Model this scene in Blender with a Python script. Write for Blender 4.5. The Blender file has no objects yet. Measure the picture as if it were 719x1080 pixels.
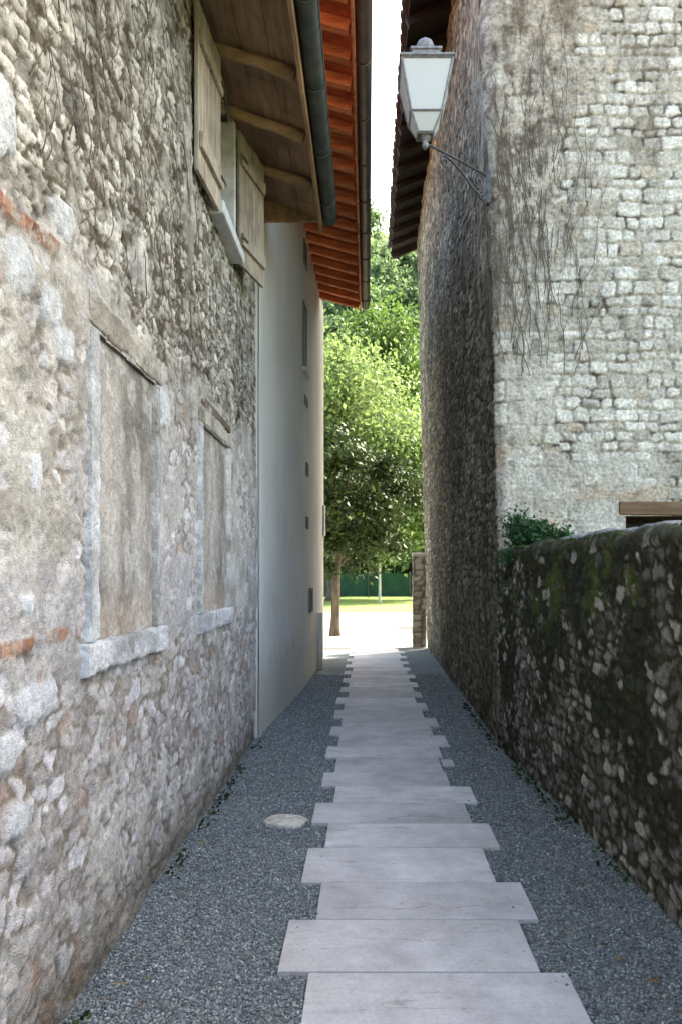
import bpy, math, random
import numpy as np
from mathutils import Vector, Matrix
random.seed(7)
R = math.radians
S = bpy.context.scene
COL = S.collection

# ------------------------------------------------------------------ camera
cd = bpy.data.cameras.new('camera'); cam = bpy.data.objects.new('camera', cd); COL.objects.link(cam)
cd.sensor_fit = 'VERTICAL'; cd.sensor_height = 36; cd.lens = 26.0
cd.shift_x = -28.5/1080; cd.shift_y = 65/1080
cd.clip_start = 0.05; cd.clip_end = 3000
cam.location = (0, 0, 1.6); cam.rotation_euler = (R(90), 0, 0)
S.camera = cam
S.render.resolution_x = 681; S.render.resolution_y = 1024

# ------------------------------------------------------------------ light
SUN_AZ, SUN_EL = 50, 42            # azimuth to the right of the view direction (+Y)
W = bpy.data.worlds.new('World'); S.world = W; W.use_nodes = True
nt = W.node_tree; nt.nodes.clear()
sky = nt.nodes.new('ShaderNodeTexSky'); sky.sky_type = 'NISHITA'; sky.sun_disc = False
sky.sun_elevation = R(SUN_EL); sky.sun_rotation = R(SUN_AZ)
sky.air_density = 1.0; sky.dust_density = 4.0; sky.ozone_density = 0.6
bg = nt.nodes.new('ShaderNodeBackground'); bg.inputs['Strength'].default_value = 0.14
wo = nt.nodes.new('ShaderNodeOutputWorld')
nt.links.new(sky.outputs[0], bg.inputs[0]); nt.links.new(bg.outputs[0], wo.inputs[0])
sl = bpy.data.lights.new('sun', 'SUN'); sl.energy = 3.2; sl.angle = R(0.5); sl.color = (1.0, 0.95, 0.86)
sun = bpy.data.objects.new('sun', sl); COL.objects.link(sun)
sd = Vector((math.sin(R(SUN_AZ))*math.cos(R(SUN_EL)), math.cos(R(SUN_AZ))*math.cos(R(SUN_EL)), math.sin(R(SUN_EL))))
sun.rotation_euler = sd.to_track_quat('Z', 'Y').to_euler()
vs = S.view_settings
vs.view_transform = 'Standard'; vs.look = 'None'; vs.gamma = 1; vs.use_curve_mapping = False
vs.exposure = 2.97
vs.use_white_balance = True; vs.white_balance_temperature = 7050; vs.white_balance_tint = 4

# ------------------------------------------------------------------ helpers
def lin(*c):
    if len(c) == 1: c = (c[0],)*3
    return np.array([((x/255+0.055)/1.055)**2.4 if x > 10 else x/255/12.92 for x in c])
def hsh(ix, iy, seed):
    ix = ix.astype(np.int64).astype(np.uint64); iy = iy.astype(np.int64).astype(np.uint64)
    n = (ix*np.uint64(374761393) + iy*np.uint64(668265263) + np.uint64(seed*974711+13)) & np.uint64(0xffffffff)
    n = ((n ^ (n >> np.uint64(13)))*np.uint64(1274126177)) & np.uint64(0xffffffff)
    n = ((n ^ (n >> np.uint64(16)))*np.uint64(2246822519)) & np.uint64(0xffffffff)
    n = n ^ (n >> np.uint64(15))
    return (n & np.uint64(0xffffff)).astype(np.float64)/0xffffff
def vn(x, y, seed=0):
    ix = np.floor(x); iy = np.floor(y); fx = x-ix; fy = y-iy
    fx = fx*fx*(3-2*fx); fy = fy*fy*(3-2*fy)
    a = hsh(ix, iy, seed); b = hsh(ix+1, iy, seed); c = hsh(ix, iy+1, seed); d = hsh(ix+1, iy+1, seed)
    return (a*(1-fx)+b*fx)*(1-fy)+(c*(1-fx)+d*fx)*fy
def fbm(x, y, seed=0, o=4):
    t = 0; a = 0.5; s = 0
    for k in range(o):
        t = t+a*vn(x*2**k+k*17.3, y*2**k+k*9.1, seed+k); s += a; a *= 0.55
    return t/s
def sst(a, b, x):
    t = np.clip((x-a)/(b-a), 0, 1); return t*t*(3-2*t)
def mix(a, b, t):
    t = np.asarray(t)[..., None]; return a*(1-t)+b*t
def voro(x, y, seed, jit=0.8):
    ix = np.floor(x); iy = np.floor(y)
    f1 = np.full(x.shape, 9.0); f2 = np.full(x.shape, 9.0); ids = np.zeros(x.shape)
    ib = np.zeros(x.shape); jb = np.zeros(x.shape)
    for i in (-1, 0, 1):
        for j in (-1, 0, 1):
            cx = ix+i; cy = iy+j
            px = cx+0.5+jit*(hsh(cx, cy, seed)-0.5); py = cy+0.5+jit*(hsh(cx, cy, seed+1)-0.5)
            d = np.maximum(np.abs(x-px), np.abs(y-py))*.55+.45*np.sqrt((x-px)**2+(y-py)**2)+.18*(hsh(cx, cy, seed+2)-.5)
            n = d < f1
            f2 = np.where(n, f1, np.minimum(f2, d))
            ib = np.where(n, cx, ib); jb = np.where(n, cy, jb)
            f1 = np.where(n, d, f1)
    return f1, f2, ib, jb
def courses(u, v, seed, hmin, hmax, wmin, wmax, umin, umax, vmax):
    """coursed squared rubble: returns distance to the stone edge (m), row id, column id"""
    rng = np.random.RandomState(seed)
    hs = [0]
    while hs[-1] < vmax+1: hs.append(hs[-1]+rng.uniform(hmin, hmax))
    hs = np.array(hs)
    r = np.clip(np.searchsorted(hs, v, side='right')-1, 0, len(hs)-2)
    dv = np.minimum(v-hs[r], hs[r+1]-v)
    du = np.zeros_like(u); cid = np.zeros_like(u)
    for k in range(len(hs)-1):
        m = r == k
        if not m.any(): continue
        ws = [umin-rng.uniform(0, wmax)]
        hh = hs[k+1]-hs[k]
        while ws[-1] < umax+1: ws.append(ws[-1]+rng.uniform(wmin, wmax)*(0.6+0.5*hh/hmax))
        ws = np.array(ws)
        c = np.clip(np.searchsorted(ws, u[m], side='right')-1, 0, len(ws)-2)
        du[m] = np.minimum(u[m]-ws[c], ws[c+1]-u[m]); cid[m] = c
    a = 0.034
    dx = np.clip(a-du, 0, a); dy = np.clip(a-dv, 0, a)
    d = a-np.minimum(np.sqrt(dx*dx+dy*dy), a)
    return d, r.astype(float), cid
def spaced(*segs):
    out = [segs[0][0]]
    for a, b, st in segs:
        n = max(1, int(round((b-a)/st)))
        out += list(a+(b-a)*np.arange(1, n+1)/n)
    return np.array(out)

def mesh_np(name, V, F, mat, col=None, smooth=False):
    """V (n,3) array; F list of tuples or (m,4)/(m,3) array"""
    me = bpy.data.meshes.new(name)
    V = np.asarray(V, dtype=np.float32)
    if isinstance(F, np.ndarray):
        k = F.shape[1]; m = F.shape[0]
        me.vertices.add(len(V)); me.vertices.foreach_set('co', V.ravel())
        me.loops.add(m*k); me.loops.foreach_set('vertex_index', F.astype(np.int32).ravel())
        me.polygons.add(m); me.polygons.foreach_set('loop_start', np.arange(0, m*k, k, dtype=np.int32))
        me.update(calc_edges=True)
    else:
        me.from_pydata([tuple(map(float, v)) for v in V], [], F)
    if col is not None:
        a = me.color_attributes.new('Col', 'FLOAT_COLOR', 'POINT')
        c = np.ones((len(V), 4), dtype=np.float32); c[:, :3] = col
        a.data.foreach_set('color', c.ravel())
    if smooth: me.polygons.foreach_set('use_smooth', np.ones(len(me.polygons), dtype=bool))
    if mat: me.materials.append(mat)
    me.update()
    return me
WL = {}
def link(name, me, parent=None, loc=(0, 0, 0), rot=None):
    o = bpy.data.objects.new(name, me); COL.objects.link(o)
    p = Vector((0, 0, 0))
    if parent is not None:
        o.parent = parent; p = WL[parent.name]
    o.location = Vector(loc)-p
    if rot: o.rotation_euler = rot
    WL[o.name] = Vector(loc)
    return o
def thing(name, loc, label, cat, group=None):
    o = bpy.data.objects.new(name, None); COL.objects.link(o); o.location = loc; o.empty_display_size = 0.2
    WL[o.name] = Vector(loc); return tag(o, label, cat, group)
def tag(o, label=None, cat=None, group=None, kind=None):
    if label: o['label'] = label
    if cat: o['category'] = cat
    if group: o['group'] = group
    if kind: o['kind'] = kind
    return o
class MB:
    def __init__(s): s.v = []; s.f = []
    def box(s, x0, x1, y0, y1, z0, z1, M=None):
        b = len(s.v)
        for p in ((x0,y0,z0),(x1,y0,z0),(x1,y1,z0),(x0,y1,z0),(x0,y0,z1),(x1,y0,z1),(x1,y1,z1),(x0,y1,z1)):
            p = Vector(p)
            if M is not None: p = M @ p
            s.v.append(tuple(p))
        for q in ((0,3,2,1),(4,5,6,7),(0,1,5,4),(1,2,6,5),(2,3,7,6),(3,0,4,7)): s.f.append(tuple(b+i for i in q))
        return s
    def tube(s, pts, rad, n=8, cap=True):
        pts = [Vector(p) for p in pts]
        rad = [rad]*len(pts) if not hasattr(rad, '__len__') else rad
        b = len(s.v); up = Vector((0, 0, 1)); side = None
        for i, p in enumerate(pts):
            d = (pts[min(i+1, len(pts)-1)]-pts[max(i-1, 0)]).normalized()
            a = side if side is not None else d.cross(up if abs(d.z) < 0.9 else Vector((1, 0, 0)))
            a = (a-d*a.dot(d)).normalized(); side = a; c = d.cross(a)
            for k in range(n):
                t = 2*math.pi*k/n; s.v.append(tuple(p+(a*math.cos(t)+c*math.sin(t))*rad[i]))
        for i in range(len(pts)-1):
            for k in range(n):
                k2 = (k+1) % n
                s.f.append((b+i*n+k, b+i*n+k2, b+(i+1)*n+k2, b+(i+1)*n+k))
        if cap:
            s.f.append(tuple(b+k for k in range(n))[::-1]); s.f.append(tuple(b+(len(pts)-1)*n+k for k in range(n)))
        return s
    def rings(s, rs, n=4, rot=0.0, c=(0, 0)):
        """closed stack of n-gon rings (radius, z); radius = half width for n=4"""
        b = len(s.v); k0 = math.sqrt(2) if n == 4 else 1
        for r, z in rs:
            for k in range(n):
                t = rot+2*math.pi*(k+0.5)/n
                s.v.append((c[0]+r*k0*math.cos(t), c[1]+r*k0*math.sin(t), z))
        for i in range(len(rs)-1):
            for k in range(n):
                k2 = (k+1) % n; s.f.append((b+i*n+k, b+i*n+k2, b+(i+1)*n+k2, b+(i+1)*n+k))
        s.f.append(tuple(b+k for k in range(n))[::-1]); s.f.append(tuple(b+(len(rs)-1)*n+k for k in range(n)))
        return s
    def build(s, name, mat, parent=None, bevel=0, smooth=False, loc=(0, 0, 0), wob=0):
        v = np.array(s.v, dtype=float)
        if wob: v = v+np.random.RandomState(len(v)).uniform(-wob, wob, v.shape)
        me = mesh_np(name, v, s.f, mat, smooth=smooth)
        o = link(name, me, parent, loc)
        if bevel:
            m = o.modifiers.new('bevel', 'BEVEL'); m.width = bevel; m.segments = 2; m.limit_method = 'ANGLE'
        return o

def mat_new(name):
    m = bpy.data.materials.new(name); m.use_nodes = True; t = m.node_tree; t.nodes.clear()
    out = t.nodes.new('ShaderNodeOutputMaterial'); b = t.nodes.new('ShaderNodeBsdfPrincipled')
    t.links.new(b.outputs[0], out.inputs[0]); return m, t, b, out
def nz(t, scale, detail=4, vec=None, rough=0.6):
    n = t.nodes.new('ShaderNodeTexNoise'); n.inputs['Scale'].default_value = scale
    n.inputs['Detail'].default_value = detail; n.inputs['Roughness'].default_value = rough
    if vec is not None: t.links.new(vec, n.inputs['Vector'])
    return n
def coords(t, scale=(1, 1, 1)):
    tc = t.nodes.new('ShaderNodeTexCoord'); mp = t.nodes.new('ShaderNodeMapping'); mp.inputs['Scale'].default_value = scale
    t.links.new(tc.outputs['Object'], mp.inputs[0]); return mp.outputs[0]
def ramp(t, src, stops):
    r = t.nodes.new('ShaderNodeValToRGB'); e = r.color_ramp.elements
    while len(e) < len(stops): e.new(0.5)
    for i, (p, c) in enumerate(stops):
        e[i].position = p; e[i].color = (*c, 1)
    t.links.new(src, r.inputs[0]); return r.outputs[0]
def mixc(t, a, b, f, mode='MIX'):
    m = t.nodes.new('ShaderNodeMix'); m.data_type = 'RGBA'; m.blend_type = mode
    for s, i in ((f, 0), (a, 6), (b, 7)):
        if hasattr(s, 'is_output'): t.links.new(s, m.inputs[i])
        elif i == 0: m.inputs[0].default_value = s
        else: m.inputs[i].default_value = (*s, 1)
    return m.outputs[2]
def bump(t, b, src, strength=0.5, dist=0.01):
    n = t.nodes.new('ShaderNodeBump'); n.inputs['Strength'].default_value = strength; n.inputs['Distance'].default_value = dist
    t.links.new(src, n.inputs['Height']); t.links.new(n.outputs[0], b.inputs['Normal'])
def g(v): return (v, v, v)

def mat_stone(name, speck=0.35):
    m, t, b, o = mat_new(name)
    a = t.nodes.new('ShaderNodeVertexColor'); a.layer_name = 'Col'
    c = coords(t)
    n1 = nz(t, 32, 5, c); n2 = nz(t, 9, 6, c); n3 = nz(t, 160, 3, c)
    f1 = ramp(t, n1.outputs[0], [(0.3, g(1-speck)), (0.7, g(1+speck))])
    f2 = ramp(t, n2.outputs[0], [(0.3, (0.84, 0.83, 0.80)), (0.7, (1.14, 1.13, 1.12))])
    f3 = ramp(t, n3.outputs[0], [(0.3, g(0.93)), (0.7, g(1.06))])
    x = mixc(t, a.outputs[0], f1, 1.0, 'MULTIPLY'); x = mixc(t, x, f2, 1.0, 'MULTIPLY'); x = mixc(t, x, f3, 1.0, 'MULTIPLY')
    n5 = nz(t, 75, 8, c, 0.75); f5 = ramp(t, n5.outputs[0], [(0.36, (.60, .57, .53)), (0.45, g(1.0)), (0.62, g(1.03)), (0.70, g(1.22))])
    x = mixc(t, x, f5, 0.85, 'MULTIPLY')
    vo = t.nodes.new('ShaderNodeTexVoronoi'); vo.inputs['Scale'].default_value = 30; vo.inputs['Randomness'].default_value = 1
    dv = t.nodes.new('ShaderNodeVectorMath'); dv.operation = 'MULTIPLY_ADD'; t.links.new(n1.outputs[1], dv.inputs[0]); dv.inputs[1].default_value = (.03, .03, .03); t.links.new(c, dv.inputs[2]); t.links.new(dv.outputs[0], vo.inputs['Vector'])
    t.links.new(x, b.inputs['Base Color']); b.inputs['Roughness'].default_value = 0.92
    b.inputs['Specular IOR Level'].default_value = 0.2
    ad = t.nodes.new('ShaderNodeMath'); ad.operation = 'ADD'
    t.links.new(n1.outputs[0], ad.inputs[0]); t.links.new(n3.outputs[0], ad.inputs[1])
    a3 = t.nodes.new('ShaderNodeMath'); a3.operation = 'MULTIPLY_ADD'; t.links.new(vo.outputs['Distance'], a3.inputs[0]); a3.inputs[1].default_value = -0.9; t.links.new(ad.outputs[0], a3.inputs[2])
    a4 = t.nodes.new('ShaderNodeMath'); a4.operation = 'MULTIPLY_ADD'; t.links.new(n5.outputs[0], a4.inputs[0]); a4.inputs[1].default_value = 0.9; t.links.new(a3.outputs[0], a4.inputs[2])
    bump(t, b, a4.outputs[0], 0.8, 0.013)
    return m
def mat_simple(name, c1, c2, scale=8, rough=0.8, bs=0.3, bd=0.01, vscale=(1, 1, 1), metal=0, spec=0.4, detail=5):
    m, t, b, o = mat_new(name)
    c = coords(t, vscale); n = nz(t, scale, detail, c)
    x = ramp(t, n.outputs[0], [(0.3, c1), (0.7, c2)])
    t.links.new(x, b.inputs['Base Color']); b.inputs['Roughness'].default_value = rough
    b.inputs['Metallic'].default_value = metal; b.inputs['Specular IOR Level'].default_value = spec
    if bs: bump(t, b, n.outputs[0], bs, bd)
    return m
def mat_wood(name, c1, c2, axis='Y', rough=0.8, scale=14):
    m, t, b, o = mat_new(name)
    sc = {'X': (0.12, 1, 1), 'Y': (1, 0.12, 1), 'Z': (1, 1, 0.12)}[axis]
    c = coords(t, sc); n = nz(t, scale, 6, c, 0.7); n2 = nz(t, 3, 3, coords(t))
    x = ramp(t, n.outputs[0], [(0.32, c1), (0.68, c2)])
    x = mixc(t, x, ramp(t, n2.outputs[0], [(0.35, g(0.72)), (0.65, g(1.2))]), 1.0, 'MULTIPLY')
    inf = t.nodes.new('ShaderNodeObjectInfo')
    x = mixc(t, x, ramp(t, inf.outputs['Random'], [(0, g(0.8)), (1, g(1.15))]), 1.0, 'MULTIPLY')
    t.links.new(x, b.inputs['Base Color']); b.inputs['Roughness'].default_value = rough
    b.inputs['Specular IOR Level'].default_value = 0.25
    bump(t, b, n.outputs[0], 0.5, 0.006)
    return m
def mat_leaf(name, c1, c2, trans=0.45):
    m, t, b, o = mat_new(name)
    a = t.nodes.new('ShaderNodeVertexColor'); a.layer_name = 'Col'
    x = ramp(t, a.outputs[0], [(0, c1), (1, c2)])
    t.links.new(x, b.inputs['Base Color']); b.inputs['Roughness'].default_value = 0.6; b.inputs['Specular IOR Level'].default_value = 0.2
    tr = t.nodes.new('ShaderNodeBsdfTranslucent'); t.links.new(x, tr.inputs[0])
    mx = t.nodes.new('ShaderNodeMixShader'); mx.inputs[0].default_value = trans
    t.links.new(b.outputs[0], mx.inputs[1]); t.links.new(tr.outputs[0], mx.inputs[2]); t.links.new(mx.outputs[0], o.inputs[0])
    return m

M_stone = mat_stone('rubble_stone', 0.22)
M_stone_dark = mat_stone('weathered_stone', 0.4)
M_frame = mat_simple('dressed_stone', lin(158, 158, 158), lin(206, 206, 206), 9, 0.9, 0.9, 0.012, detail=10)
M_lintel = mat_simple('mortar_lintel', lin(132, 127, 118), lin(182, 176, 168), 8, 0.9, 1.0, 0.016, detail=10)
M_sill = mat_simple('sill_stone', lin(165, 166, 170), lin(212, 213, 216), 8, 0.9, 0.9, 0.014, detail=10)
M_cream = mat_simple('grey_plaster', lin(176, 176, 170), lin(192, 190, 184), 1.2, 0.9, 0.15, 0.003)
M_dark = mat_simple('dark_void', lin(14, 13, 12), lin(26, 24, 22), 5, 0.95, 0)
M_oldwood = mat_wood('shutter_wood', lin(126, 116, 104), lin(182, 170, 154), 'Z', scale=30)
M_soffit = mat_wood('soffit_wood', lin(118, 92, 70), lin(166, 134, 106), 'Y')
M_rafter = mat_wood('rafter_wood', lin(136, 106, 76), lin(196, 164, 126), 'X')
M_orange = mat_wood('orange_board', lin(176, 80, 48), lin(222, 126, 80), 'X')
M_orafter = mat_wood('orange_rafter', lin(186, 100, 62), lin(236, 158, 110), 'X')
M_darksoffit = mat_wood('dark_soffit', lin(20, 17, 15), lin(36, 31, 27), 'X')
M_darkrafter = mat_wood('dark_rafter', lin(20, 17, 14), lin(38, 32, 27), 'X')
M_tile = mat_simple('roof_tile', lin(96, 62, 48), lin(165, 110, 84), 12, 0.85, 0.4, 0.01)
M_tiledark = mat_simple('old_roof_tile', lin(30, 26, 24), lin(56, 48, 44), 12, 0.9, 0.4, 0.01)
M_gutter = mat_simple('zinc_gutter', lin(50, 56, 56), lin(84, 90, 88), 7, 0.7, 0.05, 0.002, metal=0.3)
M_gutter2 = mat_simple('brown_gutter', lin(84, 70, 66), lin(112, 98, 90), 5, 0.45, 0.05, 0.002, metal=0.3)
M_iron = mat_simple('painted_iron', lin(56, 56, 58), lin(92, 92, 94), 30, 0.55, 0.2, 0.002, metal=0.3)
M_white = mat_simple('white_paint', lin(200, 202, 200), lin(218, 218, 214), 6, 0.6, 0.05, 0.002)

# frosted lantern glass
M_glass, t, b, o = mat_new('frosted_glass')
b.inputs['Base Color'].default_value = (0.86, 0.87, 0.86, 1); b.inputs['Roughness'].default_value = 0.35
tr = t.nodes.new('ShaderNodeBsdfTranslucent'); tr.inputs[0].default_value = (0.92, 0.93, 0.92, 1)
mx = t.nodes.new('ShaderNodeMixShader'); mx.inputs[0].default_value = 0.5
t.links.new(b.outputs[0], mx.inputs[1]); t.links.new(tr.outputs[0], mx.inputs[2]); t.links.new(mx.outputs[0], o.inputs[0])

# ------------------------------------------------------------------ generic wall sheets
def grid_faces(nu, nv, keep=None):
    i, j = np.meshgrid(np.arange(nu-1), np.arange(nv-1), indexing='ij')
    a = (i*nv+j).ravel()
    F = np.stack([a, a+nv, a+nv+1, a+1], 1)
    if keep is not None: F = F[keep.ravel()]
    return F
def add_box(V, F, Cc, x0, x1, y0, y1, z0, z1, c):
    b = len(V)
    P = np.array([(x0,y0,z0),(x1,y0,z0),(x1,y1,z0),(x0,y1,z0),(x0,y0,z1),(x1,y0,z1),(x1,y1,z1),(x0,y1,z1)], float)
    Q = np.array([(0,3,2,1),(4,5,6,7),(0,1,5,4),(1,2,6,5),(2,3,7,6),(3,0,4,7)])+b
    return np.vstack([V, P]), np.vstack([F, Q]), np.vstack([Cc, np.tile(c, (8, 1))])

# ------------------------------------------------------------------ ground
m, t, b, o = mat_new('gravel_bed')
c = coords(t); v = t.nodes.new('ShaderNodeTexVoronoi'); v.inputs['Scale'].default_value = 95; t.links.new(c, v.inputs['Vector'])
x = ramp(t, v.outputs['Color'], [(0.1, lin(76, 82, 86)), (0.5, lin(112, 119, 124)), (0.9, lin(158, 163, 167))])
n = nz(t, 1.6, 4, c); x = mixc(t, x, ramp(t, n.outputs[0], [(0.4, g(0.9)), (0.65, (1.12, 1.08, 1.0))]), 1.0, 'MULTIPLY')
t.links.new(x, b.inputs['Base Color']); b.inputs['Roughness'].default_value = 0.9; b.inputs['Specular IOR Level'].default_value = 0.2
iv = t.nodes.new('ShaderNodeMath'); iv.operation = 'MULTIPLY'; iv.inputs[1].default_value = -1; t.links.new(v.outputs['Distance'], iv.inputs[0])
bump(t, b, iv.outputs[0], 1.0, 0.012); M_gravelbed = m
M_grassg = mat_simple('grass_ground', lin(84, 104, 44), lin(128, 144, 62), 3, 0.95, 0.6, 0.05)
M_street = mat_simple('street_gravel', lin(142, 136, 126), lin(184, 178, 166), .8, 0.95, 0.3, 0.01)
M_garden = mat_simple('garden_earth', lin(70, 72, 42), lin(98, 98, 60), 3, 0.95, 0.6, 0.03)
M_kerb = mat_simple('kerb_stone', lin(138, 136, 132), lin(160, 158, 154), 12, 0.9, 0.4, 0.004)
M_hill = mat_simple('hill_ground', lin(52, 72, 32), lin(80, 100, 46), 0.3, 0.95, 0)

gr = MB(); gr.v = [(-1500,-1500,-0.02),(1500,-1500,-0.02),(1500,1500,-0.02),(-1500,1500,-0.02)]; gr.f = [(0,1,2,3)]
tag(gr.build('ground', M_garden), kind='structure')
st = MB(); st.v = [(-60,15.9,-0.012),(60,15.9,-0.012),(60,30.5,-0.012),(-60,30.5,-0.012)]; st.f = [(0,1,2,3)]
tag(st.build('street', M_street), kind='structure')
lw = MB(); lw.v = [(-60,30.5,-0.008),(60,30.5,-0.008),(60,66,-0.008),(-60,66,-0.008)]; lw.f = [(0,1,2,3)]
tag(lw.build('lawn', M_grassg), kind='structure')
# gravel strip sheet in the alley
us = spaced((-1.3, 1.75, 0.03)); vss = spaced((-3, 2, 0.3), (2, 9, 0.03), (9, 15.6, 0.08))
X, Y = np.meshgrid(us, vss, indexing='ij')
Z = 0.018*(fbm(X*2.2, Y*2.2, 5)-0.5)+0.012*sst(0.75, 1.15, X)*fbm(X*6, Y*6, 9)
V = np.stack([X, Y, Z], -1).reshape(-1, 3)
tag(link('gravel_path_bed', mesh_np('gravel_path_bed', V, grid_faces(len(us), len(vss)), M_gravelbed, smooth=True)), kind='structure')
tag(MB().box(-1.3, 1.6, 15.6, 15.9, -0.2, 0.03).build('kerb', M_kerb, bevel=0.008), kind='structure')

# hill
us = spaced((-220, 220, 8)); vss = spaced((60, 260, 6))
X, Y = np.meshgrid(us, vss, indexing='ij')
Z = 64*sst(58, 140, Y)*(1-0.35*sst(-10, 40, X)*0.3)+4*fbm(X/20, Y/20, 3)*sst(62, 80, Y)-0.1
def hill_z(x, y):
    x = np.asarray(x, float); y = np.asarray(y, float)
    return 64*sst(58, 140, y)*(1-0.35*sst(-10, 40, x)*0.3)+4*fbm(x/20, y/20, 3)*sst(62, 80, y)-0.1
tag(link('hill', mesh_np('hill', np.stack([X, Y, Z], -1).reshape(-1, 3), grid_faces(len(us), len(vss)), M_hill, smooth=True)), kind='structure')

# ------------------------------------------------------------------ paved path
m, t, b, o = mat_new('limestone_slab')
c = coords(t); inf = t.nodes.new('ShaderNodeObjectInfo')
ad = t.nodes.new('ShaderNodeVectorMath'); ad.operation = 'ADD'
t.links.new(c, ad.inputs[0]); sc = t.nodes.new('ShaderNodeMath'); sc.operation = 'MULTIPLY'; sc.inputs[1].default_value = 37
t.links.new(inf.outputs['Random'], sc.inputs[0]); t.links.new(sc.outputs[0], ad.inputs[1])
n1 = nz(t, 4, 6, ad.outputs[0], 0.65); n2 = nz(t, 60, 4, ad.outputs[0])
mp = t.nodes.new('ShaderNodeMapping'); mp.inputs['Scale'].default_value = (1.2, 6, 1); mp.inputs['Rotation'].default_value = (0, 0, 0.25)
t.links.new(ad.outputs[0], mp.inputs[0]); n3 = nz(t, 2.2, 7, mp.outputs[0], 0.75); n3.inputs['Distortion'].default_value = 1.2
x = ramp(t, n1.outputs[0], [(0.3, lin(170, 168, 172)), (0.7, lin(203, 201, 205))])
x = mixc(t, x, ramp(t, n3.outputs[0], [(0.50, g(1.0)), (0.60, (0.95, 0.94, 0.93)), (0.64, (0.62, 0.58, 0.55)), (0.72, g(1.0))]), 0.9, 'MULTIPLY')
x = mixc(t, x, ramp(t, n2.outputs[0], [(0.3, g(0.9)), (0.7, g(1.08))]), 1.0, 'MULTIPLY')
x = mixc(t, x, ramp(t, inf.outputs['Random'], [(0, g(0.84)), (1, g(1.1))]), 1.0, 'MULTIPLY')
n5 = nz(t, 1.1, 6, ad.outputs[0], .7); x = mixc(t, x, ramp(t, n5.outputs[0], [(.42, (.80, .79, .76)), (.6, g(1.0))]), .8, 'MULTIPLY')
t.links.new(x, b.inputs['Base Color']); b.inputs['Roughness'].default_value = 0.75; b.inputs['Specular IOR Level'].default_value = 0.3
bump(t, b, n2.outputs[0], 0.35, 0.003); M_slab = m

path = bpy.data.objects.new('path', None); COL.objects.link(path); path.location = (0.2, 2.0, 0); WL['path'] = Vector((0.2, 2.0, 0)); tag(path, kind='structure')
ys = [1.6, 2.06, 2.50, 2.936, 3.38, 3.79, 4.27, 4.69, 5.11, 5.5, 5.89, 6.37, 6.78, 7.24, 7.66, 8.1, 8.58, 9.04]
edges = {2: (-.236, .788), 3: (-.36, .683), 4: (-.239, .778), 5: (-.345, .657), 6: (-.252, .762), 7: (-.36, .66), 8: (-.24, .755), 9: (-.35, .615), 10: (-.27, .6),
         11: (-.37, .64), 12: (-.28, .745), 13: (-.38, .64), 14: (-.28, .74), 15: (-.38, .62), 16: (-.285, .70)}
rr = random.Random(3)
while ys[-1] < 15.3: ys.append(ys[-1]+rr.uniform(0.40, 0.47))
ys[-1] = 15.58
for i in range(len(ys)-1):
    if i in edges: L, Rr = edges[i]
    elif i % 2: L, Rr = -.375+rr.uniform(-.02, .02), .61+rr.uniform(-.03, .03)
    else: L, Rr = -.27+rr.uniform(-.02, .02), .71+rr.uniform(-.03, .03)
    w = (Rr-L)/2; d = (ys[i+1]-ys[i])/2-0.0035
    mb = MB().box(-w, w, -d, d, -0.03, 0.0)
    o = mb.build('slab', M_slab, path, bevel=0.004, loc=((L+Rr)/2, (ys[i]+ys[i+1])/2, 0.019+rr.uniform(-.0015, .0015)))
    o.rotation_euler = (rr.uniform(-.002, .002), rr.uniform(-.002, .002), rr.uniform(-.003, .003))
mb = MB().box(-.05, .05, -.10, .10, -0.03, 0); mb.build('slab', M_slab, path, bevel=0.004, loc=(.665, 6.2, 0.018))

# ------------------------------------------------------------------ loose gravel (real stones over the bed)
rng = np.random.RandomState(11)
N = 105000
ux = rng.uniform(0, 1, N); yy = 2.2+9.5*rng.uniform(0, 1, N)**1.6
left = rng.uniform(0, 1, N) < 0.56
xx = np.where(left, -1.08+ux*0.86, 0.58+ux*(0.80-0.10*sst(3, 6.5, yy)))
ii = np.clip(np.searchsorted(ys, yy)-1, 0, len(ys)-2)
Ls = np.array([edges.get(k, (-.375, .61) if k % 2 else (-.27, .71))[0] for k in range(len(ys))])
Rs = np.array([edges.get(k, (-.375, .61) if k % 2 else (-.27, .71))[1] for k in range(len(ys))])
ok = (xx < Ls[ii]-0.004) | (xx > Rs[ii]+0.004)
stray = rng.uniform(0, 1, N) < 0.006
ok |= rng.uniform(0, 1, N) < .0025
xx = xx[ok]; yy = yy[ok]; n = len(xx)
inside = (xx > Ls[ii[ok]]) & (xx < Rs[ii[ok]])
base = np.array([(1,0,0),(0,1,0),(-1,0,0),(0,-1,0),(0,0,1),(0,0,-1)], float)
tri = np.array([(0,1,4),(1,2,4),(2,3,4),(3,0,4),(1,0,5),(2,1,5),(3,2,5),(0,3,5)])
rad = (.0026+.0052*rng.uniform(0, 1, n)**1.8)*(1+0.05*(yy-2)); ang = rng.uniform(0, 6.28, n)
P = base[None]*(1+rng.uniform(-.35, .35, (n, 6, 1)))*np.stack([rad*rng.uniform(.8, 1.4, n), rad, rad*rng.uniform(.6, .95, n)], -1)[:, None, :]
ca, sa = np.cos(ang)[:, None], np.sin(ang)[:, None]
Pr = np.stack([P[..., 0]*ca-P[..., 1]*sa, P[..., 0]*sa+P[..., 1]*ca, P[..., 2]], -1)
tl = rng.uniform(-.6, .6, n)[:, None]
Pr = np.stack([Pr[..., 0], Pr[..., 1]*np.cos(tl)-Pr[..., 2]*np.sin(tl), Pr[..., 1]*np.sin(tl)+Pr[..., 2]*np.cos(tl)], -1)
zz = 0.018*(fbm(xx*2.2, yy*2.2, 5)-0.5)+0.012*sst(0.75, 1.15, xx)*fbm(xx*6, yy*6, 9)+rad*0.45
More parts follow.
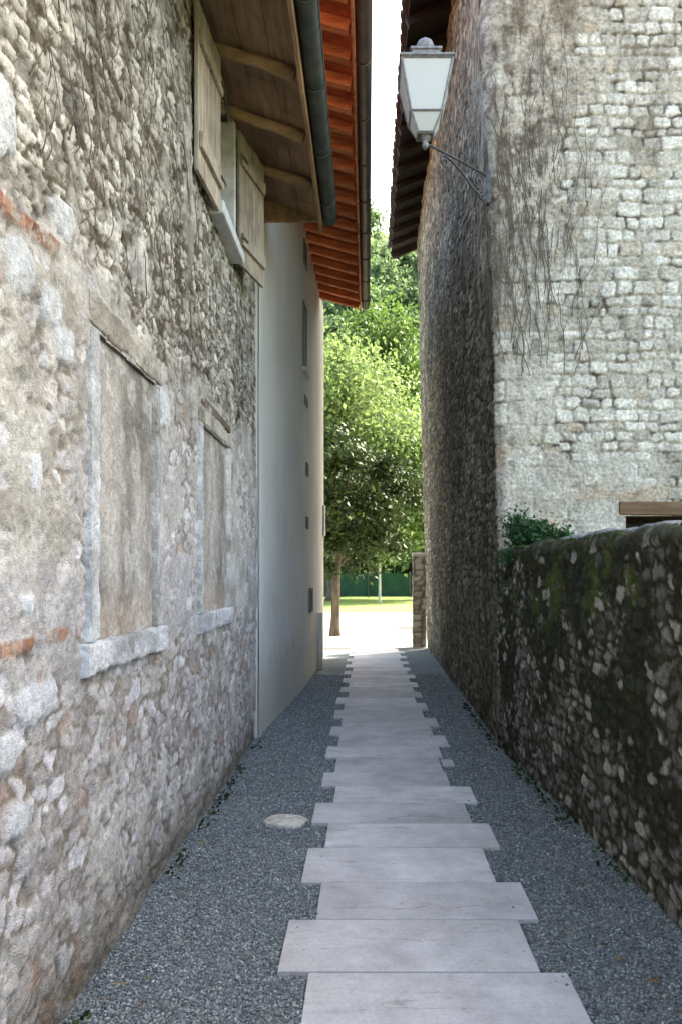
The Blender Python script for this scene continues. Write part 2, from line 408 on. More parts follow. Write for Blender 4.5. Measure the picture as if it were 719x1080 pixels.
zz = np.where(inside, 0.019+rad*0.5, zz)
V = (Pr+np.stack([xx, yy, zz], -1)[:, None, :]).reshape(-1, 3)
F = (tri[None]+np.arange(n)[:, None, None]*6).reshape(-1, 3)
ctab = np.array([lin(130, 138, 142), lin(152, 160, 165), lin(174, 181, 186), lin(200, 204, 206), lin(160, 160, 155), lin(112, 120, 125)])
cc = ctab[rng.choice(6, n, p=[.24, .28, .2, .1, .08, .1])]*rng.uniform(.85, 1.15, (n, 1))
tag(link('gravel', mesh_np('gravel', V, F, M_stone, col=np.repeat(cc, 6, 0))), 'blue-grey loose gravel lying either side of the pale slab path', 'gravel', kind='stuff')

# ------------------------------------------------------------------ left stone house
YE = 7.2                         # far end of the left house, start of the plastered one
XL = -1.08
house = thing('stone_house', (XL, 2.6, 0), 'rubble stone house on the left with wooden shutters and two blocked-up windows', 'house')
WIN = [(2.98, 3.80, 1.33, 2.57), (4.86, 5.80, 1.34, 2.58), (5.22, 5.86, 4.18, 5.16)]      # openings (y0,y1,z0,z1)
us = spaced((-2.5, 1.9, 0.1), (1.9, 4.2, 0.0095), (4.2, YE, 0.0125)); vss = spaced((-0.05, 5.32, 0.0115))
Yg, Zg = np.meshgrid(us, vss, indexing='ij')
wq = fbm(Yg*2.5, Zg*2.5, 21)-0.5; wr = fbm(Yg*2.5+40, Zg*2.5, 22)-0.5; wf = fbm(Yg*14, Zg*14, 23)-0.5; wg = fbm(Yg*15+7, Zg*15, 24)-.5
Yw = Yg+0.10*wq+0.05*wf; Zw = Zg+0.09*wr+0.04*wg
f1, f2, ia, ja = voro(Yw/0.115, Zw/0.048, 31, 0.95)
ra = hsh(ia, ja, 77); rb = hsh(ia, ja, 78); rc = hsh(ia, ja, 79)
eA = sst(0.11, 0.21, f2-f1+.55*(fbm(Yg*30, Zg*34, 25, 3)-.5))
g1, g2, ib, jb = voro(Yw/0.125, Zw/0.080, 41, 0.95)
sa_ = hsh(ib, jb, 87); sb_ = hsh(ib, jb, 88)
eB = sst(0.08, 0.19, g2-g1+.5*(fbm(Yg*24+9, Zg*24, 26)-.5))
up = sst(2.62, 2.95, Zg+0.5*wq)
low = 1-sst(1.05, 1.40, Zg+0.3*wr)
# stone colours
tanA = mix(lin(134, 130, 122), lin(204, 200, 192), ra); tanA = mix(tanA, lin(222, 218, 211), sst(.70, .88, rb)*1.0); tanA = mix(tanA, lin(100, 90, 78), sst(.84, .95, rc))
mortA = mix(lin(64, 56, 46), lin(116, 105, 90), fbm(Yg*5, Zg*5, 51))
colA = mix(mortA, tanA, eA)
pk = mix(lin(154, 147, 145), lin(206, 202, 204), sa_); pk = mix(pk, lin(172, 136, 118), sst(.93, .97, sb_)*0.6); pk = mix(pk, lin(216, 214, 218), 1-sst(.14, .22, sb_))
mortB = mix(lin(118, 108, 96), lin(158, 148, 136), fbm(Yg*6, Zg*6, 52))
colB = mix(mortB, pk, eB)
fr1 = fbm(Yg*30, Zg*40, 27, 4); fr2 = fbm(Yg*13, Zg*17, 271, 5)
hA = eA*(0.006+0.006*ra)+.009*(fr1-.5)*(.4+.6*eA)+.011*(fr2-.5); hB = eB*(0.003+0.005*sa_)+.012*(fr1-.5)*(.4+.6*eB)+.008*(fr2-.5)
h = hA*up+hB*(1-up); colr = mix(colB, colA, up)
# lime plaster smeared over the courses
cov = np.clip(0.74*(1-up)*(1-low)+0.24*up+0.36*low, 0, 1)
pn = fbm(Yg*2.2, Zg*2.2, 61, 5)*0.65+fbm(Yg*9, Zg*9, 62, 4)*0.35
th = 0.5+(0.5-cov)*0.42
pm = sst(th-0.03, th+0.05, pn+.05*(fbm(Yg*34, Zg*34, 29)-.5))
proud = np.where(up > .5, ra, sa_); pm = pm*(1-0.85*sst(.80, .86, proud)*np.where(up > .5, eA, eB))
plc = mix(lin(156, 151, 143), lin(206, 203, 198), sst(.25, .75, fbm(Yg*5, Zg*5, 63, 6))); plc = mix(plc, lin(178, 174, 176), sst(.45, .7, fbm(Yg*1.3, Zg*1.3, 64))*(1-up))
h = h*(1-pm)+pm*(0.012+0.010*fbm(Yg*9, Zg*9, 65, 5)); colr = mix(colr, plc, pm)
# blotchy lime smears and soot over stones and joints alike
sm = sst(.54, .64, fbm(Yg*11, Zg*13, 66, 6)); colr = mix(colr, mix(lin(176, 170, 160), lin(206, 202, 197), fbm(Yg*20, Zg*20, 67)), sm*(.34+.16*(1-up)))
so = sst(.55, .68, fbm(Yg*13+5, Zg*13, 68, 6)); colr = colr*(1-(.36*up+.16*(1-up))*so)[..., None]
# brick string courses near the camera
def band(z0, th_, yend, thick=0.055):
    global h, colr
    zz_ = Zg-z0+0.012*np.sin(Yg*9)+0.02*(fbm(Yg*8, Zg*2, 71)-.5)
    mk = sst(thick/2+0.008, thick/2-0.006, np.abs(zz_))*sst(yend+.03, yend-.03, Yg)
    u2 = Yg/0.13+np.floor(0); bid = hsh(np.floor(u2), np.zeros_like(u2), 72); jt = sst(0.0, 0.06, 0.5-np.abs(u2-np.floor(u2)-0.5))
    bc = mix(lin(146, 94, 72), lin(180, 140, 116), bid); bc = mix(bc, lin(170, 160, 148), sst(.5, .62, fbm(Yg*18, Zg*18, 74)))
    wear = sst(.28, .40, fbm(Yg*11, Zg*11, 73))*th_
    mk2 = mk*jt*wear
    colr = mix(colr, bc, mk2); h = h*(1-mk2)+0.018*mk2
band(2.72, 1.0, 2.62, 0.06); band(1.375, 0.9, 2.80, 0.045)
# a few big pale blocks
for (yc, zc, hw, hh) in ((2.16, 2.98, .13, .13), (2.30, 2.56, .10, .08), (2.52, 2.52, .09, .07), (2.42, 1.18, .16, .07), (2.20, 1.05, .08, .07), (2.62, 2.86, .10, .06),
                         (2.3, .82, .09, .06), (2.46, 1.95, .05, .07), (3.95, 2.50, .11, .12), (2.35, 1.50, .05, .04), (2.66, 2.42, .1, .06)):
    dd = (np.abs((Yw-yc)/hw)**3+np.abs((Zw-zc)/hh)**3)**(1/3)
    mk = sst(1.05, .85, dd+.5*(fbm(Yg*20, Zg*20, 6)-.5)); colr = mix(colr, mix(lin(188, 190, 194), lin(210, 212, 216), fbm(Yg*12, Zg*12, 5)), mk); h = h*(1-mk)+(0.028-0.008*dd)*mk
# wooden slot and cracks, darker mouldy patches (they are stains of the wall itself)
stn = sst(.50, .72, fbm(Yg*1.6+3, Zg*1.1, 91, 5)); colr = colr*(1-0.22*stn*(1-low)*0.8)[..., None]
streak = sst(.48, .72, .5*fbm(Yg*7, Zg*0.6, 92, 4)+.5*fbm(Yg*19, Zg*1.3, 921, 4))*up; colr = colr*(1-0.42*streak)[..., None]
ms = sst(0.30, 0.0, Zg+0.25*(fbm(Yg*3, Zg*3, 93)-.5)); colr = mix(colr, mix(lin(84, 80, 62), lin(120, 112, 96), fbm(Yg*12, Zg*12, 94)), ms*0.75)
slot = sst(.03, .015, np.abs(Yg-3.52))*sst(2.95, 3.0, Zg)*sst(3.55, 3.5, Zg); h = h-0.07*slot; colr = mix(colr, lin(60, 52, 44), slot*.8)
h = h+0.010*(fbm(Yg*5, Zg*5, 95)-.5)+0.005*(fbm(Yg*30, Zg*30, 96)-.5)+0.04*(fbm(Yg*.7, Zg*.7, 97, 2)-.5)
keep = np.ones((len(us)-1, len(vss)-1), bool)
uc = (us[1:]+us[:-1])/2; vc = (vss[1:]+vss[:-1])/2
for (a, b_, c_, d_) in WIN: keep &= ~(((uc > a) & (uc < b_))[:, None] & ((vc > c_) & (vc < d_))[None, :])
V = np.stack([XL-0.025+h, Yg, Zg], -1).reshape(-1, 3)
F = grid_faces(len(us), len(vss), keep); Cc = colr.reshape(-1, 3)
V, F, Cc = add_box(V, F, Cc, -9.0, XL-0.30, -2.5, YE-0.01, -0.05, 5.3, lin(150, 140, 125))
o = link('wall', mesh_np('wall', V, F, M_stone, col=Cc, smooth=True), house)
o['label'] = 'rough rubble wall with patches of lime plaster and worn brick courses'

def worn_block(name, y0, y1, z0, z1, proud, c1, c2, parent, seed, worn=1.0, xb=None):
    us = spaced((y0, y1, 0.0105)); vss = spaced((z0, z1, 0.0115))
    A, B = np.meshgrid(us, vss, indexing='ij')
    ed = np.minimum(np.minimum(A-y0, y1-A), np.minimum(B-z0, z1-B))
    ch = .010+.022*worn*sst(.45, .8, fbm(A*14, B*14, seed))
    x_ = XL+proud-.020*(1-sst(0, 1, ed/ch))*worn+.012*(fbm(A*9, B*9, seed+1, 5)-.5)+.006*(fbm(A*34, B*34, seed+2)-.5)
    j = .010*worn
    A2 = A+j*(fbm(A*9, B*9, seed+3)-.5); B2 = B+j*(fbm(A*9, B*9, seed+4)-.5)
    x_ = np.where(ed < 1e-6, XL-.10, x_)
    cc = mix(c1, c2, sst(.25, .75, fbm(A*6, B*6, seed+5, 6)))
    cc = mix(cc, lin(120, 114, 104), .55*sst(.56, .68, fbm(A*9, B*5, seed+6, 5)))
    V = np.stack([x_, A2, B2], -1).reshape(-1, 3)
    return link(name, mesh_np(name, V, grid_faces(len(us), len(vss)), M_stone, col=cc.reshape(-1, 3), smooth=True), parent)
def blind_window(y0, y1, z0, z1, jamb, sill_ext, lintel_h, mat_panel, groove=True, name='blind_window', wood=None):
    pn_ = mat_panel
    # recessed plaster panel as the part; frame pieces as sub-parts
    us = spaced((y0-.02, y1+.02, 0.012)); vss = spaced((z0-.02, z1+.02, 0.014))
    A, B = np.meshgrid(us, vss, indexing='ij')
    hh = 0.012*(fbm(A*4, B*4, 101)-.5)+0.004*fbm(A*30, B*30, 102)
    cc = mix(lin(136, 131, 126), lin(186, 180, 174), sst(.2, .8, fbm(A*5, B*2.2, 103, 6)))
    cc = cc*(1-0.22*sst(.45, .7, fbm(A*2+9, B*2, 104)))[..., None]
    cc = mix(cc, lin(190, 168, 150), sst(z0+.28, z0+.05, B)*.4); cc = mix(cc, lin(196, 193, 190), .5*sst(.54, .62, fbm(A*12, B*9, 105, 6)))
    V = np.stack([XL-0.030+hh, A, B], -1).reshape(-1, 3); F = grid_faces(len(us), len(vss)); Cc = cc.reshape(-1, 3)
    V, F, Cc = add_box(V, F, Cc, XL-0.28, XL-0.10, y0-.05, y1+.05, z0-.05, z1+.05, lin(130, 125, 115))
    w = link(name, mesh_np(name, V, F, pn_, col=Cc, smooth=True), house)
    cA, cB = lin(172, 172, 173), lin(212, 213, 216); dA, dB = lin(142, 136, 127), lin(190, 184, 175)
    sd_ = int(y0*100)
    worn_block('jamb', y0-.105, y0+.012, z0-.01, z1+.015, .004, cA, cB, w, sd_)
    worn_block('jamb', y1-.012, y1+.06, z0-.01, z1+.015, .002, mix(cA, dA, .5), mix(cB, dB, .4), w, sd_+10)
    worn_block('lintel', y0-.12, y1+.09, z1, z1+lintel_h, .001, dA, dB, w, sd_+20, 1.3)
    worn_block('sill', y0-sill_ext, y1+sill_ext, z0-.14, z0+.004, .016, lin(168, 169, 173), lin(218, 219, 222), w, sd_+30, 1.4)
    return w
w = blind_window(*WIN[0], 0.03, .16, .15, M_stone); w['label'] = 'nearer blocked-up window filled with grey plaster'
w = blind_window(*WIN[1], 0.03, .12, .12, M_stone); w['label'] = 'farther blocked-up window filled with grey plaster'
MB().box(XL-.08, XL-.004, 4.80, 5.88, 2.715, 2.775).build('timber_lintel', mat_wood('grey_wood', lin(76, 68, 58), lin(108, 98, 84), 'Y'), house, bevel=.006, wob=.01)

# shuttered window under the eave
y0, y1, z0, z1 = WIN[2]
f = MB(); f.box(XL-.28, XL-.09, y0-.03, y1+.03, z0-.03, z1+.03)
M_board = mat_wood('closed_board', lin(160, 154, 148), lin(188, 182, 176), 'Z')
sw = f.build('shuttered_window', M_board, house)
MB().box(XL-.12, XL+.035, y0-.14, y0, z0-.02, z1+.02).build('jamb', M_frame, sw, bevel=.008, wob=.005)
MB().box(XL-.12, XL+.03, y1, y1+.05, z0-.02, z1+.02).build('jamb', M_frame, sw, bevel=.008, wob=.004)
MB().box(XL-.12, XL+.09, y0-.12, y1+.10, z0-.09, z0).build('sill', M_sill, sw, bevel=.012, wob=.005)
def shutter(loc, ang, w_, h_, flip=1):
    b1 = MB(); k = 4
    for q in range(k):                                   # vertical planks
        b1.box(-.014, .012, flip*w_*q/k+.003*flip, flip*w_*(q+1)/k-.003*flip, 0, h_-.01*(q % 2))
    b1.box(.014, .038, flip*.02, flip*(w_-.02), h_*.14, h_*.14+.10); b1.box(.014, .038, flip*.02, flip*(w_-.02), h_*.74, h_*.74+.10)
    Md = Matrix.Translation((.026, flip*w_/2, h_*.49)) @ Matrix.Rotation(flip*math.atan2(h_*.5, w_*.8), 4, 'X')
    0 and b1.box(-.011, .011, -math.hypot(h_*.5, w_*.8)/2, math.hypot(h_*.5, w_*.8)/2, -.04, .04, Md)
    o = b1.build('shutter', M_oldwood, sw, bevel=.004, loc=loc); o.rotation_euler = (0, 0, ang)
    for hz in (.19, .79):
        hb = MB().box(.041, .047, -flip*.02, flip*.10, h_*hz-.010, h_*hz+.010)
        e = link('hinge', mesh_np('hinge', np.array(hb.v), hb.f, M_iron), None); e.parent = sw; e.location = o.location; e.rotation_euler = o.rotation_euler
    return o
shutter((XL+.05, 5.13, 4.10), R(-3), .56, 1.07, -1)
shutter((XL+.04, 5.95, 4.10), R(-13), .54, 1.07, 1)

# roof: tile sheet, soffit boards, rafters, gutter
def tile_roof(name, mat, xe, ze, xr, zr, y0, y1, parent, period=.2, thick=.05):
    n = int((y1-y0)/period*8); ysn = np.linspace(y0, y1, n+1)
    Ls_ = math.hypot(xr-xe, zr-ze); nc = int(Ls_/.33)
    ss = []; lift = []
    for k in range(nc):
        ss += [k*.33/Ls_, ((k+1)*.33-.004)/Ls_]; lift += [.03, .0]
    ss = np.array(ss); lift = np.array(lift)
    Sg, Yg_ = np.meshgrid(ss, ysn, indexing='ij'); Lg = np.repeat(lift[:, None], len(ysn), 1)
    rg = hsh(np.floor(Sg*nc+.01), np.floor(Yg_/period), 5)
    prof = np.abs(np.sin(math.pi*Yg_/period))
    X_ = xe+(xr-xe)*Sg-np.sign(xr-xe)*(Sg < .001)*(0.03*prof+.03*rg); Z_ = ze+(zr-ze)*Sg+thick+.055*prof+Lg+.012*rg
    V1 = np.stack([X_, Yg_, Z_], -1).reshape(-1, 3)
    V2 = np.stack([X_, Yg_, Z_-.014-.03*(Sg < 2)], -1).reshape(-1, 3)
    F1 = grid_faces(len(ss), len(ysn)); F2 = F1[:, ::-1]+len(V1)
    m_ = len(ysn); e = np.arange(m_-1); F3 = np.stack([e, e+1, e+1+len(V1), e+len(V1)], 1)
    return link(name, mesh_np(name, np.vstack([V1, V2]), np.vstack([F1, F2, F3]), mat), parent)
def soffit_boards(name, mat, x0, z0, x1, z1, y0, y1, parent, bw, along='Y', th=.02):
    if x1 < x0: x0, z0, x1, z1 = x1, z1, x0, z0
    mb = MB(); L = math.hypot(x1-x0, z1-z0); a = math.atan2(z1-z0, x1-x0)
    M_ = Matrix.Translation((x0, 0, z0)) @ Matrix.Rotation(-a, 4, 'Y')
    r2 = random.Random(4)
    if along == 'Y':
        k = int(L/bw)
        for q in range(k):
            yq = y0+r2.uniform(-.5, 0)*0
            cuts = [y0]
            while cuts[-1] < y1: cuts.append(min(y1, cuts[-1]+r2.uniform(1.0, 2.2)))
            for c0, c1 in zip(cuts[:-1], cuts[1:]):
                dz = r2.uniform(-.003, .003)
                mb.box(q*L/k+.003, (q+1)*L/k-.002, c0+.002, c1-.002, dz, dz+th, M_)
    else:
        k = int((y1-y0)/bw)
        for q in range(k):
            dz = r2.uniform(-.003, .003)
            mb.box(0, L, y0+(y1-y0)*q/k+.002, y0+(y1-y0)*(q+1)/k-.002, dz, dz+th, M_)
    return mb.build(name, mat, parent)
def rafters(mat, x0, z0, x1, z1, ylist, w_, h_, parent, rough=0.0, shape=False):
    if x1 < x0: x0, z0, x1, z1 = x1, z1, x0, z0
    L = math.hypot(x1-x0, z1-z0); a = math.atan2(z1-z0, x1-x0)
    M_ = Matrix.Rotation(-a, 4, 'Y'); first = None
    for k, y in enumerate(ylist):
        if first is None or rough:
            mb = MB()
            if rough:
                r3 = random.Random(k*7+1); n = 7; pts = []
                for q in range(n+1): pts.append(M_ @ Vector((L*q/n, r3.uniform(-.015, .015), -h_/2+.004+r3.uniform(-.008, .004))))
                mb.tube(pts, [w_/2*(1+r3.uniform(-.12, .12)) for _ in pts], 8)
            else:
                mb.box(0, L, -w_/2, w_/2, -h_, 0, M_)
                if shape: mb.box(-.0, .0001, -.001, .001, -h_, -h_+.001, M_)
            me = mesh_np('rafter', np.array(mb.v), mb.f, mat, smooth=bool(rough))
            if first is None: first = me
            use = me
        else: use = first
        o = link('rafter', use, parent, (x0, y, z0))
        if not rough:
            bv = o.modifiers.new('bevel', 'BEVEL'); bv.width = .006; bv.segments = 2
roof = tile_roof('roof', M_tile, -.42, 5.16, -5.6, 7.0, -2.6, 7.42, house)
soffit_boards('soffit', M_soffit, -.47, 5.145, -1.3, 5.42, -2.6, 7.38, roof, .19, 'Y')
rafters(M_rafter, -.50, 5.145, -1.3, 5.41, [-2.2+.74*k for k in range(13)], .085, .085, roof, rough=1)
MB().box(-.485, -.455, -2.6, 7.40, 5.02, 5.20).build('fascia', M_soffit, roof, bevel=.004)
MB().box(-1.3, -.44, 7.38, 7.42, 5.12, 5.34, ).build('barge_board', M_soffit, roof)
def gutter(name, mat, xc, zc, r, y0, y1, parent, nb=5):
    n = 12; V = []; F = []
    prof = [(xc+r*math.cos(math.pi+math.pi*k/n), zc+r*math.sin(math.pi+math.pi*k/n)) for k in range(n+1)]
    prof = [(xc+r, zc+.012)][::-1][:0]+prof
    inner = [(xc+(r-.006)*math.cos(2*math.pi-math.pi*k/n), zc+(r-.006)*math.sin(2*math.pi-math.pi*k/n)) for k in range(n+1)]
    allp = prof+inner; m_ = len(allp)
    ysx = [y0+(y1-y0)*k/20 for k in range(21)]
    for y in ysx:
        for p in allp: V.append((p[0], y, p[1]))
    for i in range(20):
        for k in range(m_):
            k2 = (k+1) % m_; F.append((i*m_+k, i*m_+k2, (i+1)*m_+k2, (i+1)*m_+k))
    mb = MB(); mb.v = V; mb.f = F
    mb.tube([(xc+r, y0, zc+.006), (xc+r, y1, zc+.006)], .011, 8)
    b_ = len(mb.v)
    for yq in (y0, y1-.003):                 # end plates
        c0 = len(mb.v); mb.v += [(p[0], yq, p[1]) for p in prof]; mb.f.append(tuple(range(c0, c0+len(prof))))
    o = mb.build(name, mat, parent, smooth=False)
    for k in range(nb):
        y = y0+(y1-y0)*(k+.5)/nb; bb = MB()
        pts = [(xc+(r+.006)*math.cos(math.pi+math.pi*q/8), y, zc+(r+.006)*math.sin(math.pi+math.pi*q/8)) for q in range(9)]
        bb.tube(pts, .007, 6); bb.build('bracket', mat, o)
    return o
gutter('gutter', M_gutter, -.385, 5.16, .070, -2.6, 7.44, house, 12)

# ------------------------------------------------------------------ plastered house with the orange eave
ph = thing('plastered_house', (-.95, 10, 0), 'smooth grey plastered house beyond the rubble house, with orange-stained wooden eave', 'house')
plan = [(-1.06, 7.2), (-1.045, 7.6), (-.99, 8.6), (-.93, 9.6), (-.90, 10.2), (-.875, 11.2), (-.85, 12.4), (-.825, 13.8)]
def px(y):
    return np.interp(y, [p[1] for p in plan], [p[0] for p in plan])
us = spaced((7.2, 13.8, .06)); vss = spaced((-.05, 6.55, .06))
Yg, Zg = np.meshgrid(us, vss, indexing='ij')
Xg = px(Yg)+.010*(fbm(Yg*1.2, Zg*1.2, 201)-.5)
WP = [(10.2, 10.62, 4.45, 5.38), (10.3, 10.65, 5.95, 6.28), (11.0, 11.4, 1.02, 1.38)]
keep = np.ones((len(us)-1, len(vss)-1), bool); uc = (us[1:]+us[:-1])/2; vc = (vss[1:]+vss[:-1])/2
V = np.stack([Xg, Yg, Zg], -1).reshape(-1, 3); F = grid_faces(len(us), len(vss)); Cc = np.ones((len(V), 3))
b0 = len(V)
# solid body behind
pts = [(p[0]-.012, p[1]) for p in plan]+[(-8, 13.8), (-8, 7.2)]; n = len(pts)
V = np.vstack([V, [(p[0], p[1], -.05) for p in pts], [(p[0], p[1], 6.5) for p in pts]])
Fl = [tuple(q) for q in F.tolist()]
for k in range(n): k2 = (k+1) % n; Fl.append((b0+k, b0+k2, b0+n+k2, b0+n+k))
Fl.append(tuple(b0+n+k for k in range(n)))
b1 = len(V); V = np.vstack([V, [(x_, y_, z_) for z_ in (5.9, 6.62) for x_, y_ in ((-7.5, 4.9), (-2.6, 4.9), (-2.6, 7.19), (-7.5, 7.19))]])
for q in ((4, 5, 6, 7), (0, 1, 5, 4), (1, 2, 6, 5), (3, 0, 4, 7)): Fl.append(tuple(b1+i for i in q))
m, t, b, o = mat_new('smooth_plaster'); c = coords(t)
n1 = nz(t, .9, 5, c); n2 = nz(t, 70, 4, c); n3 = nz(t, 2.5, 5, coords(t, (1, 1, .25)))
x = ramp(t, n1.outputs[0], [(.3, lin(202, 201, 196)), (.7, lin(220, 217, 210))])
x = mixc(t, x, ramp(t, n3.outputs[0], [(.3, g(.95)), (.7, g(1.04))]), 1.0, 'MULTIPLY')
t.links.new(x, b.inputs['Base Color']); b.inputs['Roughness'].default_value = .88; 
sx = t.nodes.new('ShaderNodeSeparateXYZ'); t.links.new(c, sx.inputs[0]); nb_ = nz(t, 5, 6, c)
mt = t.nodes.new('ShaderNodeMath'); mt.operation = 'MULTIPLY_ADD'; t.links.new(nb_.outputs[0], mt.inputs[0]); mt.inputs[1].default_value = -1.1; t.links.new(sx.outputs[2], mt.inputs[2])
x = mixc(t, x, ramp(t, mt.outputs[0], [(0.0, (.86, .85, .81)), (.3, g(1.0))]), 1.0, 'MULTIPLY')
t.links.new(x, b.inputs['Base Color']); bump(t, b, n2.outputs[0], .3, .003); M_smooth = m
link('wall', mesh_np('wall', V, Fl, m), ph)
def small_window(y0, y1, z0, z1, nm='window', proud=.02):
    x_ = float(px((y0+y1)/2)); a = math.atan2(float(px(y1))-float(px(y0)), y1-y0)
    M_ = Matrix.Translation((x_, (y0+y1)/2, (z0+z1)/2)) @ Matrix.Rotation(-a, 4, 'Z')
    w2 = (y1-y0)/2; h2 = (z1-z0)/2
    f = MB()
    for bx_ in ((-w2, w2, h2-.05, h2), (-w2, w2, -h2, -h2+.05)): f.box(-.02, proud, bx_[0], bx_[1], bx_[2], bx_[3], M_)
    for bx_ in ((-w2, -w2+.05), (w2-.05, w2)): f.box(-.02, proud-.003, bx_[0], bx_[1], -h2+.05, h2-.05, M_)
    w = f.build(nm, mat_simple('window_frame_grey', lin(96, 92, 88), lin(118, 112, 106), 8, .7), ph)
    MB().box(-.02, .006, -w2+.05, w2-.05, -h2+.05, h2-.05, M_).build('pane', M_wglass, w)
    if h2 > .3: MB().box(-.02, proud+.03, -w2-.04, w2+.04, -h2-.05, -h2, M_).build('sill', M_sill, w)
M_wglass, t, b, o = mat_new('window_glass'); b.inputs['Base Color'].default_value = (.035, .035, .035, 1); b.inputs['Roughness'].default_value = .45
for q in WP[:2]: small_window(*q)
small_window(*WP[2], nm='meter_cabinet', proud=.03)
small_window(10.6, 10.85, 3.02, 3.2, nm='vent'); small_window(10.6, 10.85, 2.25, 2.42, nm='vent')
small_window(10.4, 10.75, 4.0, 4.12, nm='vent')
pr = tile_roof('roof', M_tile, -.12, 6.33, -5.2, 7.7, 5.5, 13.0, ph)
soffit_boards('soffit', M_orange, -.14, 6.335, -1.15, 6.61, 5.5, 12.95, pr, .13, 'X')
rafters(M_orafter, -.145, 6.335, -1.15, 6.608, [5.62+.366*k for k in range(21)], .085, .10, pr)
MB().box(-.142, -.118, 5.5, 12.98, 6.22, 6.40).build('fascia', M_orafter, pr, bevel=.003)
gutter('gutter', M_gutter2, -.045, 6.31, .068, 5.5, 13.02, ph, 9)
MB().tube([(-.80, 12.3, 0.01), (-.80, 12.3, .95)], .045, 12).build('lit_patch_tube', M_white, ph, smooth=True)  # short white tube added to stand in for a lit patch at the wall foot
MB().box(-.83, -.79, 13.55, 13.79, 2.30, 2.86).build('wall_box', M_white, ph, bevel=.01)

# ------------------------------------------------------------------ right stone house
rh = thing('stone_house', (1.25, 6.75, 0), 'tall stone house on the right with pale squared masonry and dark side wall', 'house')
YF = 6.75
L1 = 15.6-YF                                      # side wall length; s<0 side, s>0 facade
segA = spaced((-L1, -3.5, .035), (-3.5, -1.0, .025), (-1.0, -.0, .014), (0, 2.1, .0115), (2.1, 8, .12))
vz = spaced((-.05, 1.5, .03), (1.5, 6.95, .0125), (6.95, 8.9, .025))
Sg, Zg = np.meshgrid(segA, vz, indexing='ij')
rc_ = .05
def plan_pt(s):
    X_ = np.where(s < 0, 0.0, s); Y_ = np.where(s < 0, -s, 0.0)
    # round the corner
    k = np.clip(1-np.abs(s)/.09, 0, 1)**2*.03
    return X_+k, Y_+k
nx = np.where(Sg < 0, -1.0, 0); ny = np.where(Sg < 0, 0, -1.0)
k = sst(.09, -.09, Sg); nx = -k; ny = -(1-k); nl = np.sqrt(nx*nx+ny*ny); nx /= nl; ny /= nl
Xp, Yp = plan_pt(Sg)
U = Sg
wq = fbm(U*2.2+50, Zg*2.2, 301)-.5; wr = fbm(U*2.2+90, Zg*2.2, 302)-.5; wf = fbm(U*16+5, Zg*16, 303)-.5
Uw = U+.05*wq+.012*wf; Vw = Zg+.05*wr+.012*wf
# facade: coursed squared stones, larger blocks near the corner
dF, rF, cF = courses(Uw+.05*(fbm(U*9, Zg*9, 312)-.5), Vw+.05*(fbm(U*8+4, Zg*8, 313)-.5), 17, .080, .140, .085, .21, -1, 9, 10)
idF = hsh(rF, cF, 305); idG = hsh(rF, cF, 306); idH = hsh(rF, cF, 307)
dQ, rQ, cQ = courses(Uw+.0, Vw+.3, 19, .17, .28, .20, .40, -1, 9, 10)
idQ = hsh(rQ, cQ, 308)
quo = sst(.62, .50, U+.35*wq)*sst(-.5, -.35, U)
dF = np.where(quo > .5, dQ, dF); idF = np.where(quo > .5, idQ, idF)
rough_ = idG*.014
eF = sst(.001+.4*rough_, .013+.5*rough_, dF+.020*(fbm(U*26, Zg*26, 309)-.5))
stF = mix(lin(188, 179, 166), lin(238, 232, 221), idF); stF = mix(stF, lin(186, 166, 140), sst(.93, .97, idG)*.6); stF = mix(stF, lin(148, 140, 126), sst(.9, .98, idH)*.6)
moF = mix(lin(88, 78, 66), lin(192, 182, 166), sst(.30, .58, fbm(U*9, Zg*9, 310, 5)))
colF = mix(moF, stF, eF); hF = eF*(.007+.007*idF+.014*(fbm(U*16, Zg*16, 311)-.5))
# side wall: dark thin rubble
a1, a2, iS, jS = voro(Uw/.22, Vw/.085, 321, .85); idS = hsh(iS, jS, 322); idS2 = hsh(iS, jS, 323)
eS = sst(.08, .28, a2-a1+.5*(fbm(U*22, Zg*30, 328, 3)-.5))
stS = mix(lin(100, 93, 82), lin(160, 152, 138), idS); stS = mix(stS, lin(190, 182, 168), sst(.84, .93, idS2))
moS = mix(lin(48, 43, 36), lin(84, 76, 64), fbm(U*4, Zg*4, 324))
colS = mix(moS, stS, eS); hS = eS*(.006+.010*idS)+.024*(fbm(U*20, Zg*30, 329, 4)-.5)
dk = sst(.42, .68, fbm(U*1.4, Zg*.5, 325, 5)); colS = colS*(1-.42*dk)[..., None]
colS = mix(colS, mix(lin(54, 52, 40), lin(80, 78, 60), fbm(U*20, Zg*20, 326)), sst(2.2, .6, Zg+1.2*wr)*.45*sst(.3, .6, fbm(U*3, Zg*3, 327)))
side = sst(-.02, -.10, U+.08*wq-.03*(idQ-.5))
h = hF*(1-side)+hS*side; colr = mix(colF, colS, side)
# mortar-washed pale areas low on the facade and by the corner
nzp = fbm(U*2.4+3, Zg*2.4, 331, 5)
pl1 = sst(.43, .53, nzp+.30*.6*sst(.75, .15, U)*sst(5.1, 4.5, Zg)+.34*sst(2.8, 2.4, Zg)-.29-.35*side)
pl1 *= (1-side)
plc = mix(lin(178, 170, 157), lin(224, 218, 208), sst(.2, .8, fbm(U*4, Zg*4, 332, 6))); plc = mix(plc, lin(186, 160, 132), sst(.5, .75, fbm(U*2.1, Zg*3, 333))*sst(3.1, 2.6, Zg))
pl1 = pl1*(.55+.45*sst(.35, .6, fbm(U*5, Zg*5, 335))); h = h*(1-pl1*.85)+pl1*.85*(.014+.008*fbm(U*9, Zg*9, 334)); colr = mix(colr, plc, pl1*.85)
